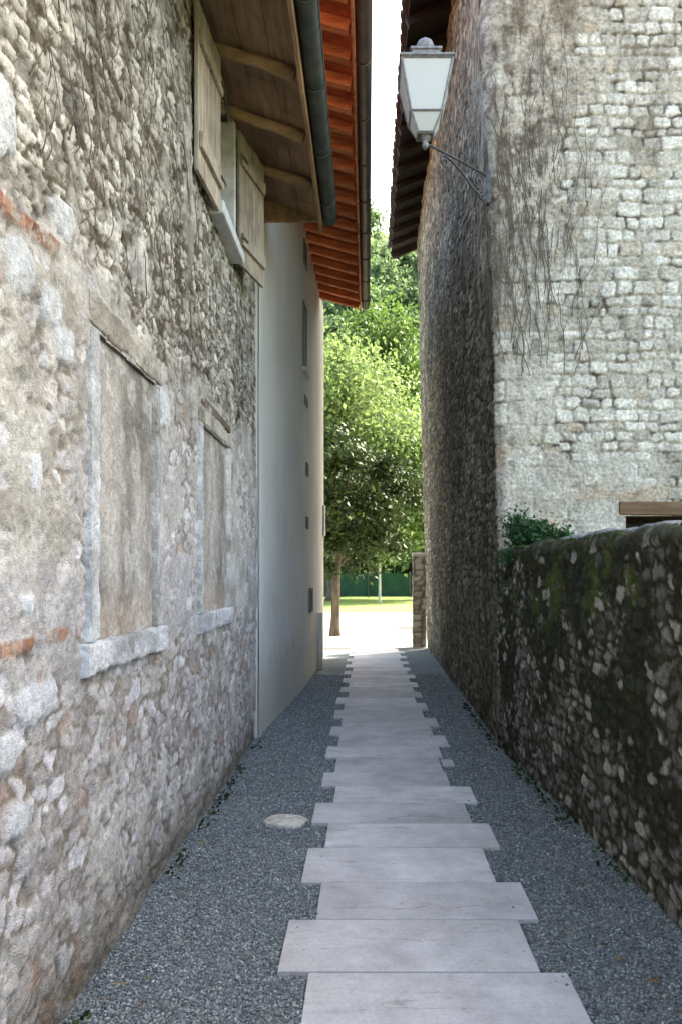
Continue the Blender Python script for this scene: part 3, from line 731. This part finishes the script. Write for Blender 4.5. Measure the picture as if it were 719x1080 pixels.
# brown weathered render high at the corner
bd = .56+.34*wq+.25*sst(5.0, 6.8, Zg)-.45*sst(5.6, 4.4, Zg)
pb = sst(.10, -.10, U-bd)*sst(4.1, 4.6, Zg+.5*wr)*sst(-1.4, -.3, U+.6*wr)
pb2 = sst(.42, .56, fbm(U*3, Zg*2.0, 341, 5)+.12*sst(.9, .5, U))*sst(1.1, .6, U)*sst(4.2, 4.9, Zg)*(1-side)
pb = np.clip(np.maximum(pb*sst(.28, .42, fbm(U*5, Zg*5, 342, 5)), pb2*.9), 0, 1)
rn = fbm(U*16, Zg*11, 343, 5)
brc = mix(lin(116, 103, 90), lin(188, 175, 159), sst(.3, .7, rn)); brc = mix(brc, lin(192, 186, 174), sst(.5, .68, fbm(U*6, Zg*3, 344, 5))*sst(.15, -.1, U-.1))
h = h*(1-.8*pb)+.8*pb*(.018+.030*rn); colr = mix(colr, brc, pb*.85)
stk = sst(.5, .75, fbm(U*6, Zg*.7, 345, 4))*(1-side)*sst(3.6, 5, Zg); colr = colr*(1-.28*stk*sst(1.3, .5, U))[..., None]
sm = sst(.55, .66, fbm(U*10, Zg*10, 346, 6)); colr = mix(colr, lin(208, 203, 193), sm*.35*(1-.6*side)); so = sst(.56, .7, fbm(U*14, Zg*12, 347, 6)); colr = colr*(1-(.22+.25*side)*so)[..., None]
dst = sst(.52, .66, .5*fbm(U*2.2+4, Zg*.9, 348, 4)+.5*fbm(U*9, Zg*2.2, 349, 5))*(1-side)*sst(3.2, 4.6, Zg); colr = mix(colr, lin(112, 98, 82), dst*.60)
# putlog slots
for (sy, sz) in ((-3.4, 5.45), (-6.2, 4.0), (-1.6, 4.6)):
    sl_ = sst(.07, .055, np.abs(U-sy))*sst(.13, .11, np.abs(Zg-sz)); h = h-.12*sl_; colr = mix(colr, lin(30, 27, 24), sl_*.7)
h = h+.012*(fbm(U*4, Zg*4, 351)-.5)+.004*(fbm(U*30, Zg*30, 352)-.5)+.05*(fbm(U*.6, Zg*.6, 353, 2)-.5)
batter = -.024*Zg*sst(2.2, 0, U)
Xw = 1.225+Xp+batter+nx*h+.02; Yw_ = YF+Yp+ny*h+.02
OPN = (1.12, 2.05, -.05, 2.13)                    # doorway seen just above the garden wall (s, z)
keep = np.ones((len(segA)-1, len(vz)-1), bool); uc = (segA[1:]+segA[:-1])/2; vc = (vz[1:]+vz[:-1])/2
keep &= ~(((uc > OPN[0]) & (uc < OPN[1]))[:, None] & ((vc > OPN[2]-1) & (vc < OPN[3]))[None, :])
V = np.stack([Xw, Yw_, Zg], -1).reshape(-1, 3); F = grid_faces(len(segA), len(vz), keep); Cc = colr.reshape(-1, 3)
V, F, Cc = add_box(V, F, Cc, 1.40, 9.3, YF+.45, 15.55, -.05, 8.5, lin(120, 112, 100))
# gable above the facade and far-end wall return
b0 = len(V); V = np.vstack([V, [(1.3, YF+.46, 8.45), (12.6, YF+.46, 8.45), (6.9, YF+.46, 11.3), (1.3, 15.5, 8.45), (12.6, 15.5, 8.45), (6.9, 15.5, 11.3)]])
F = np.vstack([F, [(b0, b0+1, b0+2, b0+2), (b0+4, b0+3, b0+5, b0+5)]])[:, :]
Cc = np.vstack([Cc, np.tile(lin(150, 140, 125), (6, 1))])
F = F[[i for i in range(len(F)-2)]] if False else F
Fl = F[:-2]; me_tris = [(b0, b0+1, b0+2), (b0+4, b0+3, b0+5)]
V2_ = V[:b0]; C2_ = Cc[:b0]
V2_, Fl, C2_ = add_box(V2_, Fl, C2_, 1.26, 1.6, 15.42, 15.60, -.05, 8.55, lin(110, 102, 90))
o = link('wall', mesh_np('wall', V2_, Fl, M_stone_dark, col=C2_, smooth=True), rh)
gb = MB(); gb.v = [(1.1, YF+.3, 8.45), (12.6, YF+.3, 8.45), (6.9, YF+.3, 11.2), (1.1, 15.5, 8.45), (12.6, 15.5, 8.45), (6.9, 15.5, 11.2)]
gb.f = [(0, 1, 2), (4, 3, 5), (0, 3, 4, 1), (1, 4, 5, 2), (2, 5, 3, 0)]; gb.build('gable', M_cream, rh)
MB().box(9.3, 12.6, YF+.3, 15.5, -.05, 8.45).build('rear_wing', M_cream, rh)
# door and old timber lintel
dr = MB()
for q in range(6): dr.box(2.34+q*.155, 2.34+q*.155+.150, YF+.22, YF+.26, -.02, 2.07)
dr.build('door', mat_wood('dark_door', lin(40, 32, 26), lin(66, 54, 44), 'Z'), rh, bevel=.004)
MB().box(2.28, 3.35, YF-.025, YF+.30, 2.13, 2.255).build('timber_lintel', mat_wood('orange_lintel', lin(84, 66, 52), lin(134, 108, 84), 'X'), rh, bevel=.012, wob=.008)
rr_ = tile_roof('roof', M_tiledark, .46, 8.52, 6.9, 11.4, 6.2, 15.95, rh)
tile_roof('roof_far_slope', M_tiledark, 13.2, 8.52, 6.9, 11.4, 6.2, 15.95, rh)
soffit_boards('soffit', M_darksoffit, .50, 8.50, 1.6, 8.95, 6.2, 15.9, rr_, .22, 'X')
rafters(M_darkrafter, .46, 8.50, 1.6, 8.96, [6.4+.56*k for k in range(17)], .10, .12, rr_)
MB().box(0, .75, 15.84, 15.9, -.16, .0, Matrix.Translation((.47, 0, 8.50)) @ Matrix.Rotation(-.39, 4, 'Y')).build('barge_board', M_darkrafter, rr_)

# ------------------------------------------------------------------ garden wall on the right
gw = thing('garden_wall', (1.35, 4.5, 0), 'low mossy rubble garden wall, dark with pale stones, on the right of the path', 'wall')
us = spaced((-2.5, 2.4, .08), (2.4, 6.78, .011))
# profile: front face up, rounded shoulder, top, back face
pts = [(0, z) for z in spaced((-.05, 1.79, .0115))]+[(.05*(1-math.cos(a)), 1.79+.05*math.sin(a)) for a in np.linspace(.2, math.pi/2, 6)]
pts += [(x_, 1.84) for x_ in spaced((.065, .38, .015))]+[(.40, z) for z in spaced((-1.80, .05, .12))*-1]
P = np.array(pts); tg = np.gradient(P, axis=0); tg /= np.linalg.norm(tg, axis=1)[:, None]; nrm = np.stack([-tg[:, 1], tg[:, 0]], 1)
P[:, 1] = np.where(P[:, 1] > 1.5, P[:, 1]-.045*(P[:, 1]-1.5)/.34, P[:, 1])
arc = np.concatenate([[0], np.cumsum(np.linalg.norm(np.diff(P, axis=0), axis=1))])
Yg, Ag = np.meshgrid(us, arc, indexing='ij')
Zt = np.repeat(P[None, :, 1], len(us), 0); Xt = np.repeat(P[None, :, 0], len(us), 0)
wq = fbm(Yg*2.5+10, Ag*2.5, 401)-.5; wr = fbm(Yg*2.5+60, Ag*2.5, 402)-.5; wf = fbm(Yg*14, Ag*14, 403)-.5
wg = fbm(Yg*14+31, Ag*14, 430)-.5
f1, f2, ia, ja = voro((Yg+.08*wq+.05*wf)/.118, (Ag+.08*wr+.05*wg)/.085, 411, .95)
ra = hsh(ia, ja, 412); rb = hsh(ia, ja, 413); e = sst(.06, .36, f2-f1+.5*(fbm(Yg*24, Ag*24, 429)-.5))
stc = mix(lin(86, 86, 80), lin(142, 141, 135), ra); stc = mix(stc, lin(178, 176, 170), sst(.60, .86, rb))
mort = mix(lin(50, 48, 38), lin(72, 68, 54), fbm(Yg*6, Ag*6, 414))
colr = mix(mort, stc, e)
mossn = fbm(Yg*3.2, Ag*3.2, 421, 5)*.6+fbm(Yg*17, Ag*17, 422, 4)*.4
mth = .475-.12*sst(.5, 1.7, Zt)+.10*sst(.9, .1, Zt)
mm = sst(mth-.03, mth+.08, mossn)*(1-.9*sst(.80, .88, rb)*sst(.3, .6, e))
mossc = mix(lin(28, 31, 25), lin(56, 61, 42), fbm(Yg*25, Ag*25, 423)); mossc = mix(mossc, lin(78, 92, 46), sst(.5, .68, fbm(Yg*5, Ag*5, 424))*sst(.8, 1.6, Zt))
colr = mix(colr, mossc, mm*.9)
topm0 = sst(1.70, 1.79, Zt); colr = mix(colr, mix(lin(40, 42, 30), lin(84, 86, 66), fbm(Yg*14, Ag*14, 433, 5)), topm0*.75)
topm = sst(1.80, 1.838, Zt)*sst(5.6, 5.2, Yg); colr = mix(colr, mix(lin(110, 112, 110), lin(164, 168, 172), ra), topm*.2*e*sst(.45, .6, fbm(Yg*7, Ag*7, 432)))
h = e*(.004+.009*ra)+.026*(fbm(Yg*24, Ag*26, 428, 4)-.5)+mm*.012*fbm(Yg*40, Ag*40, 425)+.008*wf+.06*(fbm(Yg*.8, Ag*.8, 426, 2)-.5)
base_x = np.interp(Yg, [-2.5, 3.28, 6.4, 6.8], [1.72, 1.385, 1.205, 1.19])
topz = (.05*(fbm(Yg*1.7, Yg*0, 427, 3)-.5)+.05*(fbm(Yg*9, Yg*0+Ag*4, 431, 3)-.5))*sst(.8, 1.8, Zt)
V = np.stack([base_x+Xt+nrm[None, :, 0]*h+.02-.02*Zt/1.85, Yg, Zt+nrm[None, :, 1]*h*1.2+topz], -1).reshape(-1, 3)
link('wall', mesh_np('wall', V, grid_faces(len(us), len(arc)), M_stone_dark, col=colr.reshape(-1, 3), smooth=True), gw)
# loose coping stones
def lump(name, loc, size, col, parent, seed, mat=None, sub=10):
    r = np.random.RandomState(seed); n_, m_ = 16, 9; V = []; F = []
    for i in range(m_+1):
        th_ = math.pi*i/m_
        for k in range(n_):
            a = 2*math.pi*k/n_; d = np.array([math.sin(th_)*math.cos(a), math.sin(th_)*math.sin(a), math.cos(th_)])
            d = np.sign(d)*np.abs(d)**.72
            nn = 1+.22*(float(fbm(np.array([d[0]*1.3+seed*3]), np.array([d[1]*1.3+d[2]*1.7]), seed)[0])-.5)*2
            V.append(d*nn*np.array(size)/2)
    for i in range(m_):
        for k in range(n_): k2 = (k+1) % n_; F.append((i*n_+k, (i+1)*n_+k, (i+1)*n_+k2, i*n_+k2))
    o = link(name, mesh_np(name, np.array(V), F, mat or M_stone, col=np.tile(col, (len(V), 1)), smooth=True), parent, loc)
    o.rotation_euler = (0, 0, r.uniform(-.5, .5)); return o
r5 = random.Random(12)
for k in range(9):
    y = 3.1+k*.26+r5.uniform(-.04, .04)
    v_ = r5.uniform(100, 160)
    lump('coping_stone', (float(np.interp(y, [3.28, 6.4], [1.385, 1.205]))+.12+r5.uniform(0, .04), y, 1.822), (.17, .17+r5.uniform(-.05, .05), .07+r5.uniform(0, .025)), lin(v_, v_+2, v_+4), gw, 50+k, M_stone_dark)

# pale flat stone in the gravel
fs = lump('flat_stone', (-.53, 4.75, .006), (.27, .24, .045), lin(206, 203, 196), None, 71)
tag(fs, 'pale flat rounded stone set in the gravel left of the slabs', 'stone')

# stone pillar at the far end
pb_ = thing('stone_pillar', (1.08, 15.8, 0), 'short stone pillar at the far right end of the alley', 'pillar')
us = spaced((0, 1.0, .03)); zz_ = spaced((0, 1.98, .03))
A, B = np.meshgrid(us, zz_, indexing='ij'); f1, f2, ia, ja = voro(A/.2, B/.12, 511, .7); e = sst(.03, .3, f2-f1)
per = [(0, 0), (.26, 0), (.26, .24), (0, .24)]
lens = [0, .26, .5, .76, 1.0]
PX = np.interp(A, lens, [0, .26, .26, 0, 0]); PY = np.interp(A, lens, [0, 0, .24, .24, 0])
cxx = .13; cyy = .12; dxn = PX-cxx; dyn = PY-cyy; hh = e*.018
V = np.stack([.96+PX+dxn*hh*6, 15.68+PY+dyn*hh*6, B], -1).reshape(-1, 3)
cc = mix(lin(92, 86, 76), mix(lin(118, 112, 102), lin(158, 152, 144), hsh(ia, ja, 3)), e).reshape(-1, 3)
link('shaft', mesh_np('shaft', V, grid_faces(len(us), len(zz_)), M_stone, col=cc, smooth=True), pb_)
MB().box(.94, 1.24, 15.66, 15.94, 1.97, 2.04).build('cap', M_kerb, pb_, bevel=.01)

# ------------------------------------------------------------------ street lantern
M_lamp = mat_simple('lamp_metal', lin(104, 104, 106), lin(150, 150, 152), 30, 0.5, 0.2, 0.002, metal=0.3)
LX, LY, LZ = .475, 6.17, 5.20
la = thing('street_lantern', (1.06, 6.72, 5.0), 'old square glass street lantern on a scrolled iron bracket at the right house corner', 'street lamp')
rot = 0.0
def ring_frame(mb, r, z, th_, rot=rot):
    c4 = [Vector((LX+r*math.sqrt(2)*math.cos(rot+math.pi/4+k*math.pi/2), LY+r*math.sqrt(2)*math.sin(rot+math.pi/4+k*math.pi/2), z)) for k in range(4)]
    for k in range(4): mb.tube([c4[k], c4[(k+1) % 4]], th_, 4)
    return c4
fr = MB(); z_top, z_mid, z_bot = LZ+.57, LZ+.19, LZ+.05
ct = ring_frame(fr, .205, z_top, .014); cm = ring_frame(fr, .125, z_mid, .012); cb = ring_frame(fr, .06, z_bot, .014)
for k in range(4): fr.tube([ct[k], cm[k]], .012, 4); fr.tube([cm[k], cb[k]], .010, 4)
fr.build('frame', M_lamp, la)
for (A_, B_) in ((ct, cm), (cm, cb)):
    for k in range(4):
        k2 = (k+1) % 4; q = [A_[k], A_[k2], B_[k2], B_[k]]; cen = Vector((LX, LY, 0))
        ctr = sum(q, Vector())/4; outw = (ctr-Vector((LX, LY, ctr.z))).normalized()*.003
        vv = [p+outw for p in q]+[p-outw for p in q]
        gm = MB(); gm.v = [tuple(p) for p in vv]; gm.f = [(0, 1, 2, 3), (7, 6, 5, 4), (0, 4, 5, 1), (1, 5, 6, 2), (2, 6, 7, 3), (3, 7, 4, 0)]
        gm.build('glass_pane', M_glass, la)
cp = MB(); cp.rings([(.222, z_top+.005), (.226, z_top+.022), (.15, z_top+.07), (.115, z_top+.085), (.115, z_top+.12), (.13, z_top+.125), (.13, z_top+.142), (.07, z_top+.16)], 4, rot, (LX, LY))
cp.build('cap', M_lamp, la, bevel=.004)
fn = MB(); fn.rings([(.03, z_top+.15), (.045, z_top+.165), (.07, z_top+.19), (.076, z_top+.225), (.06, z_top+.26), (.025, z_top+.285), (.010, z_top+.30)], 16, 0, (LX, LY)); fn.build('finial', M_lamp, la, smooth=True)
bs = MB(); bs.rings([(.012, LZ-.06), (.03, LZ-.03), (.02, LZ), (.032, LZ+.01), (.045, LZ+.03), (.062, LZ+.05)], 12, 0, (LX, LY)); bs.build('base', M_lamp, la, smooth=True)
bl = MB(); bl.rings([(.01, LZ+.26), (.035, LZ+.29), (.055, LZ+.36), (.05, LZ+.42), (.03, LZ+.50)], 16, 0, (LX, LY)); bl.build('bulb', M_white, la, smooth=True)
wx, wy = 1.075, 6.70
def along(tt, z): return (LX+(wx-LX)*tt, LY+(wy-LY)*tt, z)
br = MB(); br.tube([along(0, LZ-.01), along(.5, LZ+.006), along(1, LZ)], .011, 8)
curve = [along(1.0, LZ-.03), along(.97, LZ-.14), along(.88, LZ-.21), along(.74, LZ-.17), along(.58, LZ-.09), along(.42, LZ-.04), along(.28, LZ-.02)]
br.tube(curve, .012, 8)
def curl(tc, zc, r0, turns, a0, sgn=1):
    pts = []
    for k in range(22):
        f_ = k/21; a = a0+sgn*f_*turns*2*math.pi; r = r0*(1-.75*f_); pts.append(along(tc+r*math.cos(a)/.8, zc+r*math.sin(a)))
    br.tube(pts, .010, 6)
curl(.30, LZ-.075, .055, 1.3, 1.6, 1); curl(.84, LZ-.10, .07, 1.4, 1.6, 1); curl(.90, LZ-.19, .05, 1.2, 0, -1)
br.build('bracket', M_iron, la, smooth=True)
MB().box(wx-.012, wx+.03, wy-.02, wy+.05, LZ-.25, LZ+.05).build('wall_plate', M_iron, la, bevel=.006)

# ------------------------------------------------------------------ vegetation
def leaf_mesh(centres, size, rng, up=0.3):
    n = len(centres)
    a = rng.normal(size=(n, 3)); a /= np.linalg.norm(a, axis=1)[:, None]
    b_ = rng.normal(size=(n, 3)); b_ -= a*(a*b_).sum(1)[:, None]; b_ /= np.linalg.norm(b_, axis=1)[:, None]
    s = size*rng.uniform(.6, 1.3, (n, 1)); nn = np.cross(a, b_)
    P = np.stack([centres-a*s, centres+b_*s*.55+nn*s*.15, centres+a*s, centres-b_*s*.55+nn*s*.15], 1).reshape(-1, 3)
    return P, np.arange(n*4).reshape(-1, 4)
def crown_pts(rng, n, c, rad, nclump, spread, hollow=.35):
    d = rng.normal(size=(nclump, 3)); d /= np.linalg.norm(d, axis=1)[:, None]
    r = rng.uniform(hollow, 1, (nclump, 1))**.6; cl = np.array(c)+d*r*np.array(rad)
    cs = rng.uniform(.5, 1.4, nclump); k = rng.choice(nclump, n, p=cs/cs.sum())
    q = rng.normal(size=(n, 3)); q *= (spread*cs[k])[:, None]*np.array([1, 1, .75])
    return cl[k]+q, k, cl
def tree(name, loc, label, rad, cz, nleaf, lsize, mat, trunk_r, bark, seed, nclump=60, spread=.3, lean=(0, 0), group=None, cat='tree'):
    rng = np.random.RandomState(seed); tr_ = thing(name, loc, label, cat, group)
    c = (loc[0]+lean[0], loc[1]+lean[1], loc[2]+cz)
    P_, k, cl = crown_pts(rng, nleaf, c, rad, nclump, spread)
    P_ = P_[P_[:, 2] > loc[2]+.4]
    V, F = leaf_mesh(P_, lsize, rng)
    kc = rng.uniform(0, 1, nclump)
    cv = np.clip(np.repeat(rng.uniform(0, .6, len(P_)), 4)+.4*rng.uniform(0, 1), 0, 1)
    link('crown', mesh_np('crown', V, F, mat, col=np.tile(cv[:, None], (1, 3))), tr_)
    mb = MB(); L0 = Vector(loc); C0 = Vector(c)
    mid = L0.lerp(C0, .45)+Vector((rng.uniform(-.1, .1), rng.uniform(-.1, .1), 0))*trunk_r*5
    mb.tube([L0-Vector((0, 0, .1)), L0+Vector((0, 0, .25)), mid, C0], [trunk_r*1.5, trunk_r*1.1, trunk_r*.85, trunk_r*.4], 10)
    for q in rng.choice(nclump, min(14, nclump), replace=False):
        e_ = Vector(cl[q]); s0 = mid.lerp(C0, rng.uniform(0, .7)); m_ = s0.lerp(e_, .5)+Vector((0, 0, -.06*(e_-s0).length))
        mb.tube([s0, m_, e_], [trunk_r*.4, trunk_r*.25, trunk_r*.08], 6)
    mb.build('trunk', bark, tr_, smooth=True)
    return tr_
M_bark = mat_simple('bark', lin(52, 46, 38), lin(104, 94, 80), 10, .95, .8, .02, (1, 1, .25))
M_palebark = mat_simple('pale_bark', lin(150, 142, 126), lin(184, 176, 160), 10, .9, .4, .01, (1, 1, .3))
M_leafdark = mat_leaf('dark_leaf', lin(30, 42, 18), lin(64, 82, 36), .2)
M_leafbright = mat_leaf('bright_leaf', lin(92, 112, 62), lin(138, 154, 96), .42)
M_leafmid = mat_leaf('mid_leaf', lin(68, 92, 42), lin(108, 132, 66), .4)
M_ivy = mat_leaf('ivy_leaf', lin(46, 76, 50), lin(82, 116, 76), .3)

tree('round_tree', (-.86, 19.2, 0), 'round dark green tree standing at the far end of the alley', (1.9, 1.6, 2.1), 3.62, 19000, .075, M_leafdark, .115, M_bark, 3, 42, .27, lean=(.22, 0))
tree('tall_tree', (-2.2, 44, 0), 'tall yellow-green tree above and behind the round dark tree', (5.0, 4.2, 5.6), 9.6, 30000, .16, M_leafbright, .3, M_bark, 5, 70, 1.0)
tree('leafy_tree', (3.6, 47, 0), 'bright green tree on the right beside the roof edge, above the lawn', (4.2, 4.0, 4.4), 7.4, 24000, .16, M_leafbright, .25, M_bark, 6, 60, .9)
tree('pine_tree', (.6, 53, 0), 'taller blue-green tree rising behind the yellow-green trees', (4.0, 3.6, 6.0), 14.5, 26000, .18, M_leafmid, .3, M_bark, 8, 60, 1.0)
tree('young_tree', (.62, 40, 0), 'slender young tree with pale trunk in front of the green fence', (1.5, 1.2, 1.3), 3.6, 2200, .13, M_leafbright, .075, M_palebark, 9, 20, .4)
tree('small_tree', (-1.9, 29.5, 0), 'small dark-trunked tree left of the lawn edge', (1.7, 1.5, 1.5), 3.4, 4000, .12, M_leafmid, .11, M_bark, 10, 26, .4)

tree('roadside_tree', (5.6, 25.5, 0), 'leafy tree on the street to the right, beyond the stone house', (2.2, 2.0, 2.0), 4.6, 9000, .12, M_leafmid, .16, M_bark, 12, 40, .45)
# forest on the hill
rng = np.random.RandomState(42); PV = []; PF = []; PC = []; nb = 0
cnt = 0
for k in range(230):
    y = rng.uniform(60, 112); x = rng.uniform(-1, 1)*(9+y*.14) if k < 170 else rng.uniform(-45, 45)
    z = float(hill_z(np.array([x]), np.array([y]))[0]); hgt = rng.uniform(6, 11); rr0 = rng.uniform(2.0, 3.4)
    nl = 1500 if k < 170 else 600
    P_, kk, cl = crown_pts(rng, nl, (x, y, z+hgt*.6), (rr0, rr0, hgt*.42), 22, .75, .3)
    V, F = leaf_mesh(P_, .34 if k < 170 else .6, rng)
    PV.append(V); PF.append(F+nb); nb += len(V)
    base_c = rng.uniform(0, .6); PC.append(np.repeat(np.clip(base_c+rng.uniform(-.1, .4, len(P_)), 0, 1), 4))
M_leafforest = mat_leaf('hazy_forest_leaf', lin(84, 106, 68), lin(130, 150, 104), .4)  # distance haze put into the leaf colour: paler, bluer green
fo = link('forest', mesh_np('forest', np.vstack(PV), np.vstack(PF), M_leafforest, col=np.tile(np.concatenate(PC)[:, None], (1, 3))))
tag(fo, 'sunlit green wood covering the hillside beyond the lawn', 'forest', kind='stuff')

# green mesh fence behind the lawn
M_net = mat_simple('green_net', lin(24, 56, 42), lin(38, 78, 56), 2, .8, .2, .01)
fe = thing('green_fence', (0, 50, 0), 'dark green netting fence at the back edge of the lawn', 'fence')
n = 80; xs_ = np.linspace(-14, 14, n); fm = MB()
for k, x_ in enumerate(xs_):
    yv = 50+.05*math.sin(x_*3)
    fm.v += [(x_, yv, .03), (x_, yv, 1.62), (x_, yv+.02, 1.62), (x_, yv+.02, .03)]
for k in range(n-1):
    a = k*4
    for q in range(4): q2 = (q+1) % 4; fm.f.append((a+q, a+q2, a+4+q2, a+4+q))
fm.build('netting', M_net, fe)
for k in range(11): MB().tube([(-14+2.8*k, 49.93, 0), (-14+2.8*k, 49.93, 1.75)], .035, 8).build('post', M_iron, fe)

# ivy at the corner on top of the garden wall
rng = np.random.RandomState(5)
iv_ = thing('ivy_plant', (1.45, 6.5, 1.86), 'clump of green leaves growing on the garden wall top against the pale facade', 'plant')
cl = []; 
for k in range(44):
    f_ = rng.uniform(0, 1); cl.append((1.24+.52*f_, 6.46+rng.uniform(-.14, .16), 1.83+rng.uniform(0, .28)*(1-f_)**.6))
cl += [(1.20+rng.uniform(-.02, .06), 6.42+rng.uniform(-.2, .15), 1.6+rng.uniform(-.15, .2)) for _ in range(3)]
cl = np.array(cl); kk = rng.choice(len(cl), 4200)
V, F = leaf_mesh(cl[kk]+rng.normal(size=(4200, 3))*.045, .022, rng)
link('leaves', mesh_np('leaves', V, F, M_ivy, col=np.tile(np.repeat(rng.uniform(0, 1, 4200), 4)[:, None], (1, 3))), iv_)
mb = MB()
for k in range(12):
    e_ = cl[k*2]; mb.tube([(1.3+.02*k, 6.5, 1.84), ((1.3+.02*k+e_[0])/2, 6.48, (1.84+e_[2])/2+.03), tuple(e_)], [.005, .004, .002], 5)
mb.build('stems', M_bark, iv_)

rng = np.random.RandomState(77); N = 2600; yv = rng.uniform(2.6, 6.5, N); ok = vn(yv*3, yv*0, 8) > .42; yv = yv[ok]; N = len(yv)
xv = np.interp(yv, [3.28, 6.4], [1.385, 1.205])+rng.uniform(-.01, .12, N)
cx_ = np.floor(xv/.05)*.05+.025+.3*(xv-np.floor(xv/.05)*.05-.025); cy_ = np.floor(yv/.07)*.07+.035+.45*(yv-np.floor(yv/.07)*.07-.035)
V, F = leaf_mesh(np.stack([cx_, cy_, 1.795+.03*rng.uniform(0, 1, N)], 1), .013, rng)
tag(link('moss', mesh_np('moss', V, F, M_leafdark, col=np.tile(np.repeat(rng.uniform(.3, 1, N), 4)[:, None], (1, 3)))), 'green moss cushions growing along the garden wall top', 'moss', kind='stuff')
rng = np.random.RandomState(78); N = 130; yv = 2.5+rng.uniform(0, 1, N)**1.3*9; lf = rng.uniform(0, 1, N) < .5
xv = np.where(lf, XL+.06+np.abs(rng.normal(size=N))*.10, 1.14-np.abs(rng.normal(size=N))*.14); ok = ~(lf & (yv > 7)); xv = xv[ok]; yv = yv[ok]; N = len(xv)
V, F = leaf_mesh(np.zeros((N, 3)), .022, rng); V[:, 2] *= .22; V += np.repeat(np.stack([xv, yv, np.full(N, .022)], 1), 4, 0)
M_dry = mat_leaf('dry_leaf', lin(96, 74, 48), lin(150, 124, 84), .1)
tag(link('fallen_leaves', mesh_np('fallen_leaves', V, F, M_dry, col=np.tile(np.repeat(rng.uniform(0, 1, N), 4)[:, None], (1, 3)))), 'scattered dry brown leaves lying on the gravel', 'leaves', kind='stuff')
# dry creeper stems clinging to the two houses
M_vine = mat_simple('dry_vine', lin(74, 64, 54), lin(120, 108, 94), 20, .95, .5, .004)
def creeper(label, loc, n, place, seed, thin=.85, wav=1.0):
    rg = random.Random(seed); th_ = thing('dry_creeper', loc, label, 'climbing plant'); mb = MB()
    for k in range(n):
        u, z, ln, fr_ = place(rg); pts = []; st_ = .055; m_ = max(3, int(ln/st_)); dr_ = rg.uniform(-.25, .25)
        for q in range(m_):
            pts.append((u, z)); dr_ = dr_*.8+rg.uniform(-.22, .22)*wav; u += dr_*st_; z += st_*rg.uniform(.7, 1.1)
            if z > fr_[1]: break
        if len(pts) < 3: continue
        P3 = [fr_[0](a, b_) for a, b_ in pts]; r0 = rg.uniform(.0022, .0060)*thin
        mb.tube(P3, [r0*(1-.7*q/len(P3)) for q in range(len(P3))], 5)
    mb.build('stems', M_vine, th_)
def pl_left(rg):
    return rg.uniform(2.3, 4.6)+rg.choice([0, 0, .4]), rg.uniform(2.8, 4.7), rg.uniform(.2, 1.1), (lambda y, z: (XL-.008+.012*math.sin(y*40+z*19), y, z), 5.2)
creeper('dry leafless creeper stems climbing the upper wall of the left rubble house', (XL, 3.4, 2.7), 210, pl_left, 5, .55, 2.2)
def pl_right(rg):
    return rg.gauss(.30, .26), rg.uniform(3.4, 5.6), rg.uniform(.5, 2.6), (lambda s_, z: (1.225-.024*z+s_+.02 if s_ > 0 else 1.225-.024*z-.005, YF-.012 if s_ > 0 else YF+.03-s_, z), 7.2)
creeper('dry leafless creeper stems below and beside the street lantern on the pale facade', (1.1, YF, 3.4), 130, pl_right, 6)
# little weeds along the feet of the walls
rng = np.random.RandomState(15); N = 900; yv = rng.uniform(2.3, 9.5, N); lf = rng.uniform(0, 1, N) < .45
ok = vn(yv*2.5, yv*0, 5) > .45; yv = yv[ok]; lf = lf[ok]; N = len(yv)
xv = np.where(lf, XL+.03+np.abs(rng.normal(size=N))*.03, np.interp(yv, [3.28, 6.4, 7, 10], [1.37, 1.19, 1.19, 1.18])-np.abs(rng.normal(size=N))*.035)
ok = ~(lf & (yv > 7.1)); xv = xv[ok]; yv = yv[ok]; N = len(xv)
V, F = leaf_mesh(np.stack([xv, yv, rng.uniform(.0, .05, N)], 1), .018, rng)
tag(link('weeds', mesh_np('weeds', V, F, M_leafdark, col=np.tile(np.repeat(rng.uniform(0, 1, N), 4)[:, None], (1, 3)))), 'sparse small weeds growing along the feet of the alley walls', 'weeds', kind='stuff')
